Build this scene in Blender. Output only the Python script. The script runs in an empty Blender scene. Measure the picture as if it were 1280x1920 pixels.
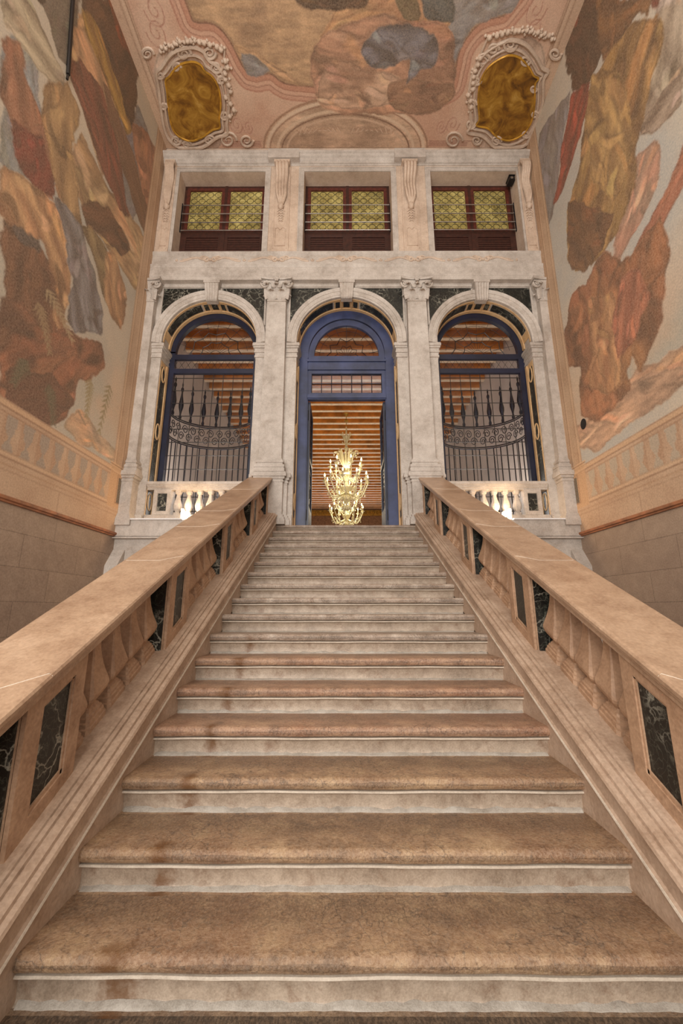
import bpy, bmesh, math, random
import numpy as np
from mathutils import Vector, Matrix
random.seed(7)
PI = math.pi
S = bpy.context.scene
COL = S.collection

# ------------------------------------------------------------ camera, world, lights, exposure
cam_d = bpy.data.cameras.new('camera')
cam = bpy.data.objects.new('camera', cam_d); COL.objects.link(cam)
cam.location = (-0.057, 0.0, 1.493)
cam.rotation_euler = (PI/2 + 0.23005, 0.0, 0.002436)
cam_d.sensor_fit = 'VERTICAL'; cam_d.sensor_height = 36.0
cam_d.lens = 776.5/1920*36.0
cam_d.clip_start = 0.02; cam_d.clip_end = 200
S.camera = cam
S.view_settings.view_transform = 'Standard'
S.view_settings.look = 'None'
S.view_settings.gamma = 1.0
S.view_settings.exposure = 0.06
W = bpy.data.worlds.new('world'); S.world = W; W.use_nodes = True
W.node_tree.nodes['Background'].inputs[0].default_value = (1.0, 0.94, 0.88, 1)
W.node_tree.nodes['Background'].inputs[1].default_value = 0.72

def area(name, loc, target, sx, sy, power, col):
    d = bpy.data.lights.new(name, 'AREA'); d.shape = 'RECTANGLE'; d.size = sx; d.size_y = sy
    d.energy = power; d.color = col
    o = bpy.data.objects.new(name, d); COL.objects.link(o); o.location = loc
    o.rotation_euler = (Vector(target)-Vector(loc)).to_track_quat('-Z', 'Y').to_euler()
    return o
def point(name, loc, power, col, r=0.1, parent=None):
    d = bpy.data.lights.new(name, 'POINT'); d.energy = power; d.color = col; d.shadow_soft_size = r
    o = bpy.data.objects.new(name, d); COL.objects.link(o); o.location = loc
    if parent: o.parent = parent
    return o
# added fill lights out of view, brightening the facade, ceiling and treads
area('stair_fill_light', (-2.2, -4.5, 4.0), (.3, 6.5, 9.5), 5, 5, 880, (1.0, 0.95, 0.90))
area('stair_fill_light_high', (0, -1.0, 11.5), (0, 5.0, 2.5), 6, 3, 190, (1.0, 0.93, 0.84))

# ------------------------------------------------------------ tags
def tag(o, label=None, cat=None, group=None, kind=None):
    if label: o['label'] = label
    if cat: o['category'] = cat
    if group: o['group'] = group
    if kind: o['kind'] = kind
    return o
def empty(name, loc, label=None, cat=None, group=None, kind=None, rz=0):
    o = bpy.data.objects.new(name, None); COL.objects.link(o); o.location = loc; o.rotation_euler = (0, 0, rz)
    o.empty_display_size = 0.1
    return tag(o, label, cat, group, kind)
def copy_tree(o, parent=None):
    c = o.copy(); COL.objects.link(c)
    if parent: c.parent = parent
    for ch in list(o.children): copy_tree(ch, c)
    return c

# ------------------------------------------------------------ mesh builder
class MB:
    def __init__(s): s.v = []; s.f = []
    def quad(s, a, b, c, d):
        n = len(s.v); s.v += [a, b, c, d]; s.f.append((n, n+1, n+2, n+3))
    def box(s, x0, x1, y0, y1, z0, z1):
        n = len(s.v); e = .00035*((n//8) % 5)      # keeps faces of touching blocks from coinciding
        x0, x1, y0, y1, z0, z1 = min(x0, x1)-e, max(x0, x1)+e, y0-e, y1+e, z0-e, z1+e
        s.v += [(x0,y0,z0),(x1,y0,z0),(x1,y1,z0),(x0,y1,z0),(x0,y0,z1),(x1,y0,z1),(x1,y1,z1),(x0,y1,z1)]
        for f in ((0,3,2,1),(4,5,6,7),(0,1,5,4),(1,2,6,5),(2,3,7,6),(3,0,4,7)): s.f.append(tuple(n+i for i in f))
    def loft(s, rings, closed=True, cap=True, loop=False):
        n = len(s.v); k = len(rings[0])
        for r in rings: s.v += [tuple(p) for p in r]
        m = len(rings)
        for i in range(m if loop else m-1):
            a = n+i*k; b = n+((i+1) % m)*k
            for j in range(k if closed else k-1):
                j2 = (j+1) % k
                s.f.append((a+j, a+j2, b+j2, b+j))
        if cap and not loop and closed:
            s.f.append(tuple(n+j for j in reversed(range(k))))
            s.f.append(tuple(n+(m-1)*k+j for j in range(k)))
    def lathe(s, prof, cx=0, cy=0, cz=0, n=16):
        s.loft([[(cx+r*math.cos(2*PI*j/n), cy+r*math.sin(2*PI*j/n), cz+z) for j in range(n)] for r, z in prof])
    def tube(s, pts, r, n=6, loop=False):
        pts = [Vector(p) for p in pts]; rings = []; m = len(pts)
        rr = r if isinstance(r, (list, tuple)) else [r]*m
        t0 = None; up = None
        for i, p in enumerate(pts):
            if loop: t = pts[(i+1) % m]-pts[i-1]
            else: t = pts[min(i+1, m-1)]-pts[max(i-1, 0)]
            if t.length < 1e-9: t = Vector((0, 0, 1))
            t.normalize()
            if up is None:
                up = t.orthogonal().normalized()
            up = (up - t*up.dot(t))
            if up.length < 1e-6: up = t.orthogonal()
            up.normalize(); sd = t.cross(up)
            rings.append([tuple(p + (up*math.cos(2*PI*j/n)+sd*math.sin(2*PI*j/n))*rr[i]) for j in range(n)])
        s.loft(rings, loop=loop)
    def ball(s, c, r, n=8, sz=1.0):
        pr = [(max(r*math.sin(PI*i/(n//2+2)), r*0.02), -r*sz*math.cos(PI*i/(n//2+2))) for i in range(n//2+3)]
        s.lathe(pr, c[0], c[1], c[2], n)
    def map(s, fn): s.v = [fn(*p) for p in s.v]; return s
    def add(s, o):
        n = len(s.v); s.v += o.v; s.f += [tuple(i+n for i in f) for f in o.f]; return s
    def mesh(s, name, mat, smooth=False, bevel=0):
        me = bpy.data.meshes.new(name); me.from_pydata([tuple(p) for p in s.v], [], s.f)
        bm = bmesh.new(); bm.from_mesh(me)
        bmesh.ops.recalc_face_normals(bm, faces=bm.faces)
        bm.to_mesh(me); bm.free()
        if mat: me.materials.append(mat)
        if smooth:
            me.polygons.foreach_set('use_smooth', [True]*len(me.polygons))
            try: me.set_sharp_from_angle(angle=math.radians(40))
            except Exception: pass
        return me
    def build(s, name, mat, parent=None, smooth=False, loc=None):
        if loc is None and parent is not None: off = parent.matrix_basis.translation
        elif loc is not None: off = Vector(loc)
        else: off = Vector((0, 0, 0))
        # vertices are given in world space; objects sit at their parent's base
        if parent is None and loc is None:
            xs = [p[0] for p in s.v]; ys = [p[1] for p in s.v]; zs = [p[2] for p in s.v]
            off = Vector(((min(xs)+max(xs))/2, (min(ys)+max(ys))/2, min(zs)))
        s.v = [(p[0]-off[0], p[1]-off[1], p[2]-off[2]) for p in s.v]
        me = s.mesh(name, mat, smooth)
        o = bpy.data.objects.new(name, me); COL.objects.link(o)
        if parent is not None: o.parent = parent
        else: o.location = off
        return o

# ------------------------------------------------------------ materials
def lin(c):
    out = []
    for v in c[:3]:
        v = v/255.0; out.append(v/12.92 if v <= 0.04045 else ((v+0.055)/1.055)**2.4)
    return tuple(out)+(1.0,)
class NT:
    def __init__(s, name):
        m = bpy.data.materials.new(name); m.use_nodes = True; s.m = m; s.t = m.node_tree
        s.b = s.t.nodes['Principled BSDF']; s.out = s.t.nodes['Material Output']
        s.tc = s.t.nodes.new('ShaderNodeTexCoord'); s.geo = s.t.nodes.new('ShaderNodeNewGeometry')
        s.pos = s.geo.outputs['Position']
    def L(s, a, b): s.t.links.new(a, b)
    def noise(s, sc, det=4, rough=.55, vec=None, dist=0):
        n = s.t.nodes.new('ShaderNodeTexNoise'); n.inputs['Scale'].default_value = sc
        n.inputs['Detail'].default_value = det; n.inputs['Roughness'].default_value = rough; n.inputs['Distortion'].default_value = dist
        s.L(vec or s.pos, n.inputs['Vector']); return n.outputs['Fac']
    def vor(s, sc, feat='DISTANCE_TO_EDGE', vec=None):
        n = s.t.nodes.new('ShaderNodeTexVoronoi'); n.feature = feat; n.inputs['Scale'].default_value = sc
        s.L(vec or s.pos, n.inputs['Vector']); return n.outputs['Distance']
    def ramp(s, fac, stops):
        r = s.t.nodes.new('ShaderNodeValToRGB'); e = r.color_ramp.elements
        while len(e) < len(stops): e.new(0.5)
        for i, (p, c) in enumerate(stops):
            e[i].position = p; e[i].color = c if len(c) == 4 else lin(c)
        s.L(fac, r.inputs['Fac']); return r.outputs['Color']
    def mix(s, fac, a, b, mode='MIX'):
        n = s.t.nodes.new('ShaderNodeMix'); n.data_type = 'RGBA'; n.blend_type = mode
        if isinstance(fac, (int, float)): n.inputs[0].default_value = fac
        else: s.L(fac, n.inputs[0])
        for i, x in ((6, a), (7, b)):
            if isinstance(x, tuple): n.inputs[i].default_value = x if len(x) == 4 else lin(x)
            else: s.L(x, n.inputs[i])
        return n.outputs[2]
    def math(s, op, a, b=0.0):
        n = s.t.nodes.new('ShaderNodeMath'); n.operation = op
        for i, x in enumerate((a, b)):
            if isinstance(x, (int, float)): n.inputs[i].default_value = x
            else: s.L(x, n.inputs[i])
        return n.outputs[0]
    def mapping(s, scale=(1,1,1), loc=(0,0,0), rot=(0,0,0), vec=None):
        n = s.t.nodes.new('ShaderNodeMapping'); n.inputs['Scale'].default_value = scale
        n.inputs['Location'].default_value = loc; n.inputs['Rotation'].default_value = rot
        s.L(vec or s.pos, n.inputs['Vector']); return n.outputs[0]
    def bump(s, h, strength=.3, dist=.01):
        n = s.t.nodes.new('ShaderNodeBump'); n.inputs['Strength'].default_value = strength; n.inputs['Distance'].default_value = dist
        s.L(h, n.inputs['Height']); s.L(n.outputs[0], s.b.inputs['Normal'])
    def color(s, c):
        if isinstance(c, tuple): s.b.inputs['Base Color'].default_value = c if len(c) == 4 else lin(c)
        else: s.L(c, s.b.inputs['Base Color'])
    def rough(s, r): s.b.inputs['Roughness'].default_value = r

def drip(n, col):
    # rust drips near the left end of the lower steps
    sp = n.t.nodes.new('ShaderNodeSeparateXYZ'); n.L(n.pos, sp.inputs[0])
    w = n.noise(5, 5, .7); dx = n.math('ABSOLUTE', n.math('ADD', sp.outputs[0], .93))
    a = n.math('ADD', n.math('MULTIPLY', n.math('SUBTRACT', w, .5), .5), n.math('MULTIPLY', dx, 2.2))
    mk = n.ramp(n.math('ADD', a, n.math('MULTIPLY', n.noise(11, 4, .7), .25)), [(.12, (1,1,1,1)), (.26, (0,0,0,1))])
    lo = n.ramp(sp.outputs[2], [(.0, (1,1,1,1)), (1.0, (1,1,1,1))])
    fy = n.math('FRACT', n.math('DIVIDE', n.math('SUBTRACT', sp.outputs[1], 1.90), .3558))
    g = n.math('MULTIPLY', n.math('LESS_THAN', sp.outputs[2], 1.25), n.ramp(n.math('ADD', fy, n.math('MULTIPLY', n.noise(9, 4, .7), .4)), [(.36, (1,1,1,1)), (.52, (0,0,0,1))]))
    return n.mix(n.math('MULTIPLY', n.math('MULTIPLY', mk, g), .75), col, (104, 64, 24))
def stone(name, c1, c2, c3, stain=(120, 92, 66), rough=.6, sc=1.0, stain_amt=.5, bump=.25, grain=.16, drips=False):
    n = NT(name)
    a = n.noise(1.6*sc, 6, .6); b = n.noise(9*sc, 5, .65); f = n.noise(55*sc, 3, .6)
    col = n.ramp(a, [(.3, c1), (.5, c2), (.72, c3)])
    col = n.mix(n.math('MULTIPLY', n.math('GREATER_THAN', b, .0), .35), col, n.ramp(b, [(.35, c1), (.65, c3)]))
    st = n.ramp(n.noise(3.1*sc, 8, .7, dist=.4), [(.54, (0,0,0,1)), (.74, (1,1,1,1))])
    col = n.mix(n.math('MULTIPLY', st, stain_amt), col, stain)
    col = n.mix(grain, col, n.ramp(f, [(.3, tuple(v*.6 for v in c1)), (.7, tuple(min(255, v*1.15) for v in c3))]))
    n.color(drip(n, col) if drips else col); n.rough(rough)
    h = n.math('ADD', n.math('MULTIPLY', b, .6), n.math('MULTIPLY', f, .4)); n.bump(h, bump, .012)
    return n.m
M = {}
M['stone'] = stone('facade_stone', (150,138,126), (188,177,166), (212,203,193), (126,104,84), stain_amt=.5)
M['stone_warm'] = stone('warm_stone', (176,140,110), (204,168,136), (220,188,158), (140,100,72), stain_amt=.45)
M['rail_stone'] = stone('handrail_stone', (146,114,90), (178,146,118), (206,176,148), (134,96,70), rough=.34, stain_amt=.55)
M['bal_stone'] = stone('balustrade_stone', (142,108,82), (178,142,112), (204,170,140), (104,68,46), stain_amt=.6, bump=.4)
M['stringer'] = stone('stringer_stone', (148,120,98), (182,154,130), (208,184,162), (112,80,58), stain_amt=.55, rough=.45, bump=.4)
M['plaster'] = stone('plaster_stone', (176,146,122), (202,172,146), (216,188,164), (138,100,76), stain_amt=.45)
M['stucco'] = stone('stucco_relief', (172,148,128), (202,178,156), (222,202,182), (146,114,90), stain_amt=.4)
M['reveal'] = stone('lamplit_reveal_stone', (190,150,104), (208,170,122), (222,190,146), (140,92,50), stain_amt=.3)  # ochre stone with the golden lamplight mixed into its colour
M['lamplit_white'] = stone('lamplit_edge_white', (226,224,222), (238,236,234), (246,244,242), (190,186,182), stain_amt=.2, rough=.3)  # near-white, lamplight on the ledge edge put into the colour

def step_mat(name, base, dark, light, rust, rust_amt, tooled=.42):
    n = NT(name)
    wv = n.mapping((1, 1, 1)); d = n.noise(4, 4, .6)
    vadd = n.t.nodes.new('ShaderNodeVectorMath'); vadd.operation = 'ADD'
    nz = n.t.nodes.new('ShaderNodeTexNoise'); nz.inputs['Scale'].default_value = 6; nz.inputs['Detail'].default_value = 4
    n.L(n.pos, nz.inputs['Vector'])
    sc = n.t.nodes.new('ShaderNodeVectorMath'); sc.operation = 'SCALE'; sc.inputs['Scale'].default_value = .22
    n.L(nz.outputs['Color'], sc.inputs[0]); n.L(n.pos, vadd.inputs[0]); n.L(sc.outputs[0], vadd.inputs[1])
    crack = n.vor(13, vec=vadd.outputs[0])
    cr = n.ramp(crack, [(.0, (1,1,1,1)), (.045, (0,0,0,1))])
    big = n.noise(1.3, 6, .62, dist=.6); mid = n.noise(7, 6, .7); fine = n.noise(85, 3, .7)
    col = n.ramp(mid, [(.3, dark), (.5, base), (.7, light)])
    rs = n.ramp(big, [(.46, (0,0,0,1)), (.66, (1,1,1,1))])
    col = n.mix(n.math('MULTIPLY', rs, rust_amt), col, rust)
    col = n.mix(n.math('MULTIPLY', n.math('MULTIPLY', cr, n.ramp(n.noise(2.3, 4, .6), [(.38, (0,0,0,1)), (.6, (1,1,1,1))])), .75), col, tuple(v*.5 for v in rust))
    pit = n.ramp(n.noise(38, 6, .75), [(.56, (0,0,0,1)), (.66, (1,1,1,1))])
    col = n.mix(n.math('MULTIPLY', pit, .6), col, tuple(v*.45 for v in dark))
    col = n.mix(.22, col, n.ramp(fine, [(.3, (60,45,35)), (.7, (235,215,190))]))
    # the dripped rust marks near the left end of the treads, and grey wear on the risers
    # the back half of each tread keeps its bush-hammered tooling, the front is worn smooth
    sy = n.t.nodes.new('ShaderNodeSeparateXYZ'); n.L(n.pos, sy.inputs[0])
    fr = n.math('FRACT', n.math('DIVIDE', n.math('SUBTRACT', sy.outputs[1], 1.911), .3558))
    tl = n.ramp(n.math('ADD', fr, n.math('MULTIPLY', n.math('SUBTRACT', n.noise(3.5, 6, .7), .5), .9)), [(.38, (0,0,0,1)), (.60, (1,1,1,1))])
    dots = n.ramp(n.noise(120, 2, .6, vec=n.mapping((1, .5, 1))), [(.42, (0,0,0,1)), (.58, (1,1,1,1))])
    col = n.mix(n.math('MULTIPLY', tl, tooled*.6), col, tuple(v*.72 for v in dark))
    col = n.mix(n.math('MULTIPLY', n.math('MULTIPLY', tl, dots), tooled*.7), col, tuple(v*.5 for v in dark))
    n.color(drip(n, col)); n.rough(.38)
    h = n.math('ADD', n.math('MULTIPLY', fine, .5), n.math('MULTIPLY', n.noise(38, 6, .75), .9))
    n.bump(h, .6, .012)
    return n.m
M['step_low'] = step_mat('worn_tan_marble', (160,124,90), (104,76,52), (196,162,122), (124,78,44), .6)
M['step_mid'] = step_mat('rosy_marble', (166,126,98), (114,82,60), (198,158,124), (150,88,52), .5)
M['floor_brown'] = step_mat('rough_brown_floor', (120,92,66), (76,56,40), (160,132,102), (96,60,36), .5, .9)
M['fillet'] = stone('pale_fillet', (176,160,142), (206,190,170), (226,212,194), (140,110,84), stain_amt=.5, sc=2)
M['step_high'] = step_mat('pale_grey_marble', (166,146,130), (124,104,88), (204,188,172), (142,106,80), .45)
M['riser'] = stone('riser_stone', (122,104,86), (164,144,124), (196,178,158), (112,78,52), stain_amt=.85, rough=.45, sc=2.2, bump=.4, drips=True)

def verde(name):
    n = NT(name)
    nz = n.t.nodes.new('ShaderNodeTexNoise'); nz.inputs['Scale'].default_value = 5; nz.inputs['Detail'].default_value = 5
    n.L(n.pos, nz.inputs['Vector'])
    sc = n.t.nodes.new('ShaderNodeVectorMath'); sc.operation = 'SCALE'; sc.inputs['Scale'].default_value = .5
    va = n.t.nodes.new('ShaderNodeVectorMath'); va.operation = 'ADD'
    n.L(nz.outputs['Color'], sc.inputs[0]); n.L(n.pos, va.inputs[0]); n.L(sc.outputs[0], va.inputs[1])
    v = n.vor(6, vec=va.outputs[0]); w = n.vor(16, vec=va.outputs[0])
    base = n.ramp(n.noise(9, 6, .7), [(.3, (13,13,12)), (.55, (24,25,22)), (.75, (44,46,40))])
    gate = n.ramp(n.noise(3, 3, .5), [(.42, (0,0,0,1)), (.6, (1,1,1,1))])
    col = n.mix(n.math('MULTIPLY', n.math('MULTIPLY', n.ramp(v, [(0, (1,1,1,1)), (.05, (0,0,0,1))]), gate), .8), base, (176,172,156))
    col = n.mix(n.math('MULTIPLY', n.ramp(w, [(0, (1,1,1,1)), (.05, (0,0,0,1))]), .35), col, (110,112,98))
    n.color(col); n.rough(.35); return n.m
M['mortar'] = stone('pale_mortar', (134,124,112), (168,158,146), (194,186,174), (116,100,86), stain_amt=.5, bump=.5, sc=3)
M['verde'] = verde('green_black_marble')

def simple(name, c, rough=.5, metal=0, em=None, es=0, spec=None, vary=.12, sc=8):
    n = NT(name)
    k = n.noise(sc, 5, .6)
    n.color(n.ramp(k, [(.3, tuple(v*(1-vary) for v in c)), (.7, tuple(min(255, v*(1+vary)) for v in c))]))
    n.rough(rough); n.b.inputs['Metallic'].default_value = metal
    if em:
        n.b.inputs['Emission Color'].default_value = lin(em); n.b.inputs['Emission Strength'].default_value = es
    return n.m
M['blue'] = simple('blue_painted_wood', (50,58,90), .42, vary=.22, sc=3)
M['dark_blue'] = simple('dark_blue_wood', (30,33,52), .4, vary=.2, sc=3)
M['redwood'] = simple('red_brown_wood', (84,38,28), .45, vary=.25, sc=14)
M['darkwood'] = simple('dark_wood', (58,30,22), .5, vary=.25, sc=14)
M['iron'] = simple('black_iron', (34,34,42), .45, .6)
M['lead'] = simple('lead_came', (60,56,54), .5, .5)
M['steel'] = simple('steel_bar', (188,188,186), .25, .9)
M['black'] = simple('black_paint', (22,20,20), .4)
M['gilt'] = simple('gilt_rim', (190,142,52), .45, .3, vary=.2)
M['beam'] = simple('orange_brown_beam', (204,134,58), .55, vary=.22, sc=2.2)
M['beam_edge'] = simple('pale_beam_underside', (240,216,186), .55, vary=.08)
M['board'] = simple('ceiling_board', (160,104,50), .6, vary=.2)
M['room_wall'] = simple('room_plaster', (196,186,176), .7, vary=.06, sc=1.2)
M['frieze_brown'] = simple('brown_frieze', (150,112,80), .6, vary=.2)
M['mould_brown'] = simple('brown_ledge_stone', (150,98,66), .5, vary=.25, sc=5)
M['floor_stone'] = stone('floor_stone', (140,116,94), (160,136,112), (180,156,132), (104,80,60))
M['crystal'] = simple('straw_glass', (238,226,182), .18, 0, vary=.05)
M['bulb'] = simple('lit_bulb', (255,236,190), .5, 0, (255,226,160), 8)
M['flood'] = simple('lit_lamp', (255,240,220), .5, 0, (255,232,196), 30)
M['white_plastic'] = simple('white_plastic', (232,232,230), .4)
M['board'].use_nodes = True

def ashlar(name):
    n = NT(name)
    sep = n.t.nodes.new('ShaderNodeSeparateXYZ'); n.L(n.pos, sep.inputs[0])
    cmb = n.t.nodes.new('ShaderNodeCombineXYZ'); n.L(sep.outputs[1], cmb.inputs[0]); n.L(sep.outputs[2], cmb.inputs[1])
    br = n.t.nodes.new('ShaderNodeTexBrick'); br.offset = .5
    n.L(n.mapping((1,1,1), (.35, -2.455+.435*6, 0), vec=cmb.outputs[0]), br.inputs['Vector'])
    br.inputs['Scale'].default_value = 1; br.inputs['Brick Width'].default_value = 1.15; br.inputs['Row Height'].default_value = .435
    br.inputs['Mortar Size'].default_value = .006; br.inputs['Mortar Smooth'].default_value = .3
    br.inputs['Color1'].default_value = lin((146,126,110)); br.inputs['Color2'].default_value = lin((164,143,124)); br.inputs['Mortar'].default_value = lin((96,80,68))
    b = n.noise(5, 6, .65); f = n.noise(50, 3, .6)
    col = n.mix(.35, br.outputs['Color'], n.ramp(b, [(.3, (120,100,86)), (.7, (186,164,142))]))
    col = n.mix(.2, col, n.ramp(f, [(.3, (110,86,70)), (.7, (225,200,178))]))
    n.color(col); n.rough(.6)
    n.bump(n.math('SUBTRACT', n.math('MULTIPLY', b, .5), br.outputs['Fac']), .3, .01)
    return n.m
M['ashlar'] = ashlar('ashlar_blocks')

def painted(name):
    n = NT(name)
    at = n.t.nodes.new('ShaderNodeAttribute'); at.attribute_name = 'paint'
    f = n.noise(40, 4, .7); b = n.noise(4, 6, .7)
    col = n.mix(.27, at.outputs['Color'], n.ramp(f, [(.3, (96,72,56)), (.7, (236,208,176))]))
    col = n.mix(n.math('MULTIPLY', n.ramp(b, [(.55, (0,0,0,1)), (.75, (1,1,1,1))]), .25), col, (150,112,86))
    n.color(col); n.rough(.65); n.bump(f, .12, .006)
    return n.m
M['fresco'] = painted('aged_fresco_paint')

def glass(name, tint=(240,240,245), gl=.015):
    m = bpy.data.materials.new(name); m.use_nodes = True; t = m.node_tree; t.nodes.clear()
    o = t.nodes.new('ShaderNodeOutputMaterial'); mx = t.nodes.new('ShaderNodeMixShader'); tr = t.nodes.new('ShaderNodeBsdfTransparent'); g = t.nodes.new('ShaderNodeBsdfGlossy')
    lw = t.nodes.new('ShaderNodeLayerWeight'); lw.inputs['Blend'].default_value = .25
    ml = t.nodes.new('ShaderNodeMath'); ml.operation = 'MULTIPLY_ADD'; ml.inputs[1].default_value = .12; ml.inputs[2].default_value = gl
    nz = t.nodes.new('ShaderNodeTexNoise'); nz.inputs['Scale'].default_value = 3
    bp = t.nodes.new('ShaderNodeBump'); bp.inputs['Strength'].default_value = .15; t.links.new(nz.outputs['Fac'], bp.inputs['Height'])
    t.links.new(bp.outputs[0], g.inputs['Normal'])
    tr.inputs[0].default_value = lin(tint); g.inputs['Roughness'].default_value = .04
    t.links.new(lw.outputs['Facing'], ml.inputs[0]); t.links.new(ml.outputs[0], mx.inputs[0])
    t.links.new(tr.outputs[0], mx.inputs[1]); t.links.new(g.outputs[0], mx.inputs[2]); t.links.new(mx.outputs[0], o.inputs[0])
    return m
M['glass'] = glass('old_window_glass')
def yellow_glass():
    n = NT('lit_yellow_roundel_glass')
    a = n.noise(2.2, 3, .6); b = n.noise(14, 3, .6)
    col = n.ramp(a, [(.3, (92,76,38)), (.5, (136,116,62)), (.7, (190,172,106))])
    col = n.mix(.3, col, n.ramp(b, [(.3, (70,62,30)), (.7, (200,188,120))]))
    n.color(col); n.rough(.15); n.L(col, n.b.inputs['Emission Color']); n.b.inputs['Emission Strength'].default_value = .3
    return n.m
M['yglass'] = yellow_glass()
def cartouche():
    n = NT('ochre_monochrome_paint')
    a = n.noise(2.6, 6, .65, dist=1.2)
    n.color(n.ramp(a, [(.28, (74,44,12)), (.45, (136,92,26)), (.58, (170,126,46)), (.74, (206,168,92))])); n.rough(.5)
    return n.m
M['ochre'] = cartouche()

# ------------------------------------------------------------ room shell
SL = .1763/.3558
Y0, Z0, TR, RI = 1.911, .176, .3558, .1763
def zn(y): return Z0+(y-Y0)*SL
ZL = 3.03                                   # upper landing level
CX = .035                                   # axis of the arcade
WL, WR = -4.27, 4.34
def st(o, **k): return tag(o, kind='structure', **k)
b = MB(); b.box(WL, WR, -.6, 7.7, -.3, .0); st(b.build('floor', M['floor_stone']))
for nm, xa, xb in (('wall_left', WL-.4, WL), ('wall_right', WR, WR+.4)):
    b = MB(); b.box(xa, xb, -.6, 8.3, -.3, 2.80)
    b.box(xa, xb, -.6, 8.3, 2.80, 12.55); st(b.build(nm, M['ashlar']))
b = MB(); b.box(WL-.4, WR+.4, -.6, 8.3, 12.23, 12.5); st(b.build('ceiling', M['plaster']))
for k, (xa, sx) in enumerate(((WL, 1), (WR, -1))):
    pr = [(0,2.79),(.03,2.79),(.035,2.81),(.06,2.82),(.065,2.85),(.05,2.865),(0,2.865)]
    b = MB(); b.loft([[(xa+sx*p, y, z) for p, z in pr] for y in (-.6, 7.5)])
    st(b.build('trim_%d' % (k+1), M['mould_brown']))

# ------------------------------------------------------------ steps
ordn = ['lowest', 'second', 'third', 'fourth', 'fifth', 'sixth', 'seventh', 'eighth', 'ninth', 'tenth', 'eleventh', 'twelfth', 'thirteenth', 'fourteenth', 'fifteenth', 'sixteenth', 'topmost']
looks = ['worn tan marble step with grey riser', 'worn brown marble step', 'veined tan marble step with rust drip', 'rosy orange marble step', 'rusty pink marble step', 'rust-stained marble step'] + ['pale grey marble step']*11
HWS = 1.305
def step_profile(i):
    y = Y0+i*TR; z = Z0+i*RI; d = z-RI
    tread = [(y+TR+.06, z+.030), (y+.03, z+.030), (y+.012, z+.026), (y+.002, z+.014), (y-.002, z-.002), (y+.003, z-.018), (y+.014, z-.029), (y+.044, z-.031), (y+TR+.06, z-.034)]
    fil = [(y+TR, z-.034), (y+.046, z-.034), (y+.044, z-.0385), (y+.020, z-.039), (y+.016, z-.042), (y+.018, z-.049), (y+.022, z-.050), (y+.034, z-.055), (y+.042, z-.066), (y+.044, d+.045), (y+.040, d+.036), (y+.028, d+.030), (y+.026, d+.0), (y+TR, d+.0)]
    return tread, fil
for i in range(17):
    y = Y0+i*TR; z = Z0+i*RI
    t, r = step_profile(i)
    if i == 16: t[0] = (7.72, z+.030); t[-1] = (7.72, z-.034); r[0] = (7.7, r[0][1]); r[-1] = (7.7, r[-1][1])
    root = empty('stone_step', (0, y, z-RI+.03),
                 '%s, %s of the flight%s' % (looks[i], ordn[i], ' at the landing' if i == 16 else ' counted up from the floor' if i else ' nearest the viewer'), 'step', 'steps of the grand staircase')
    rnd = random.Random(i)
    def wob(x, yy, zz, i=i):
        k = math.sin(x*5.3+i*2.1)*.0015+math.sin(x*13.7+i)*.0012
        return (x, yy+k, zz+k*.6)
    n = 24; xs = [-HWS+2*HWS*j/n for j in range(n+1)]
    a = MB(); a.loft([[(x, p, q) for p, q in t] for x in xs]); a.map(wob)
    mt = M['step_low'] if i < 3 else M['step_mid'] if i < 6 else M['step_high']
    a.build('tread', mt, root, smooth=True)
    a = MB(); a.loft([[(x, p, q) for p, q in r] for x in xs]); a.map(wob)
    a.build('riser', M['riser'], root, smooth=True)
    a = MB(); a.loft([[(x, p, q) for p, q in ((y+.03, z-.0385), (y+.017, z-.0385), (y+.0125, z-.042), (y+.0125, z-.047), (y+.017, z-.050), (y+.03, z-.050))] for x in xs]); a.map(wob)
    a.build('fillet', M['fillet'], root)
    a = MB(); d = z-RI+.028; rk = random.Random(50+i)
    hh = rk.uniform(.2, 1.0); jj = [(y+.031-rk.uniform(0, .006), d+.004+.016*hh*rk.random()) for x in range(61)]
    a.loft([[(-1.29+2.58*q/60, y+.045, d-.01), (-1.29+2.58*q/60, jj[q][0]-.012, d-.01), (-1.29+2.58*q/60, jj[q][0]-.008, d+.004), (-1.29+2.58*q/60, jj[q][0], jj[q][1]), (-1.29+2.58*q/60, y+.045, jj[q][1]+.008)] for q in range(61)])
    a.build('mortar_joint', M['mortar'], root, smooth=True)
b = MB()
pts = [(1.98, .02)]+[(Y0+i*TR+.1, zz) for i in range(17) for zz in ((Z0+(i-1)*RI), (Z0+i*RI-.04))]+[(7.7, 2.9), (7.7, 0)]
b.loft([[(x, p, q) for p, q in pts] for x in (-1.30, 1.30)])
st(b.build('floor', M['floor_stone'])).name = 'stair_core'
bpy.data.objects['stair_core'].name = 'floor_under_stairs'
# intermediate landing below the first step
b = MB(); b.box(-1.305, 1.305, -.6, 1.955, .0, .03); st(b.build('floor', M['floor_brown']))

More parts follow.
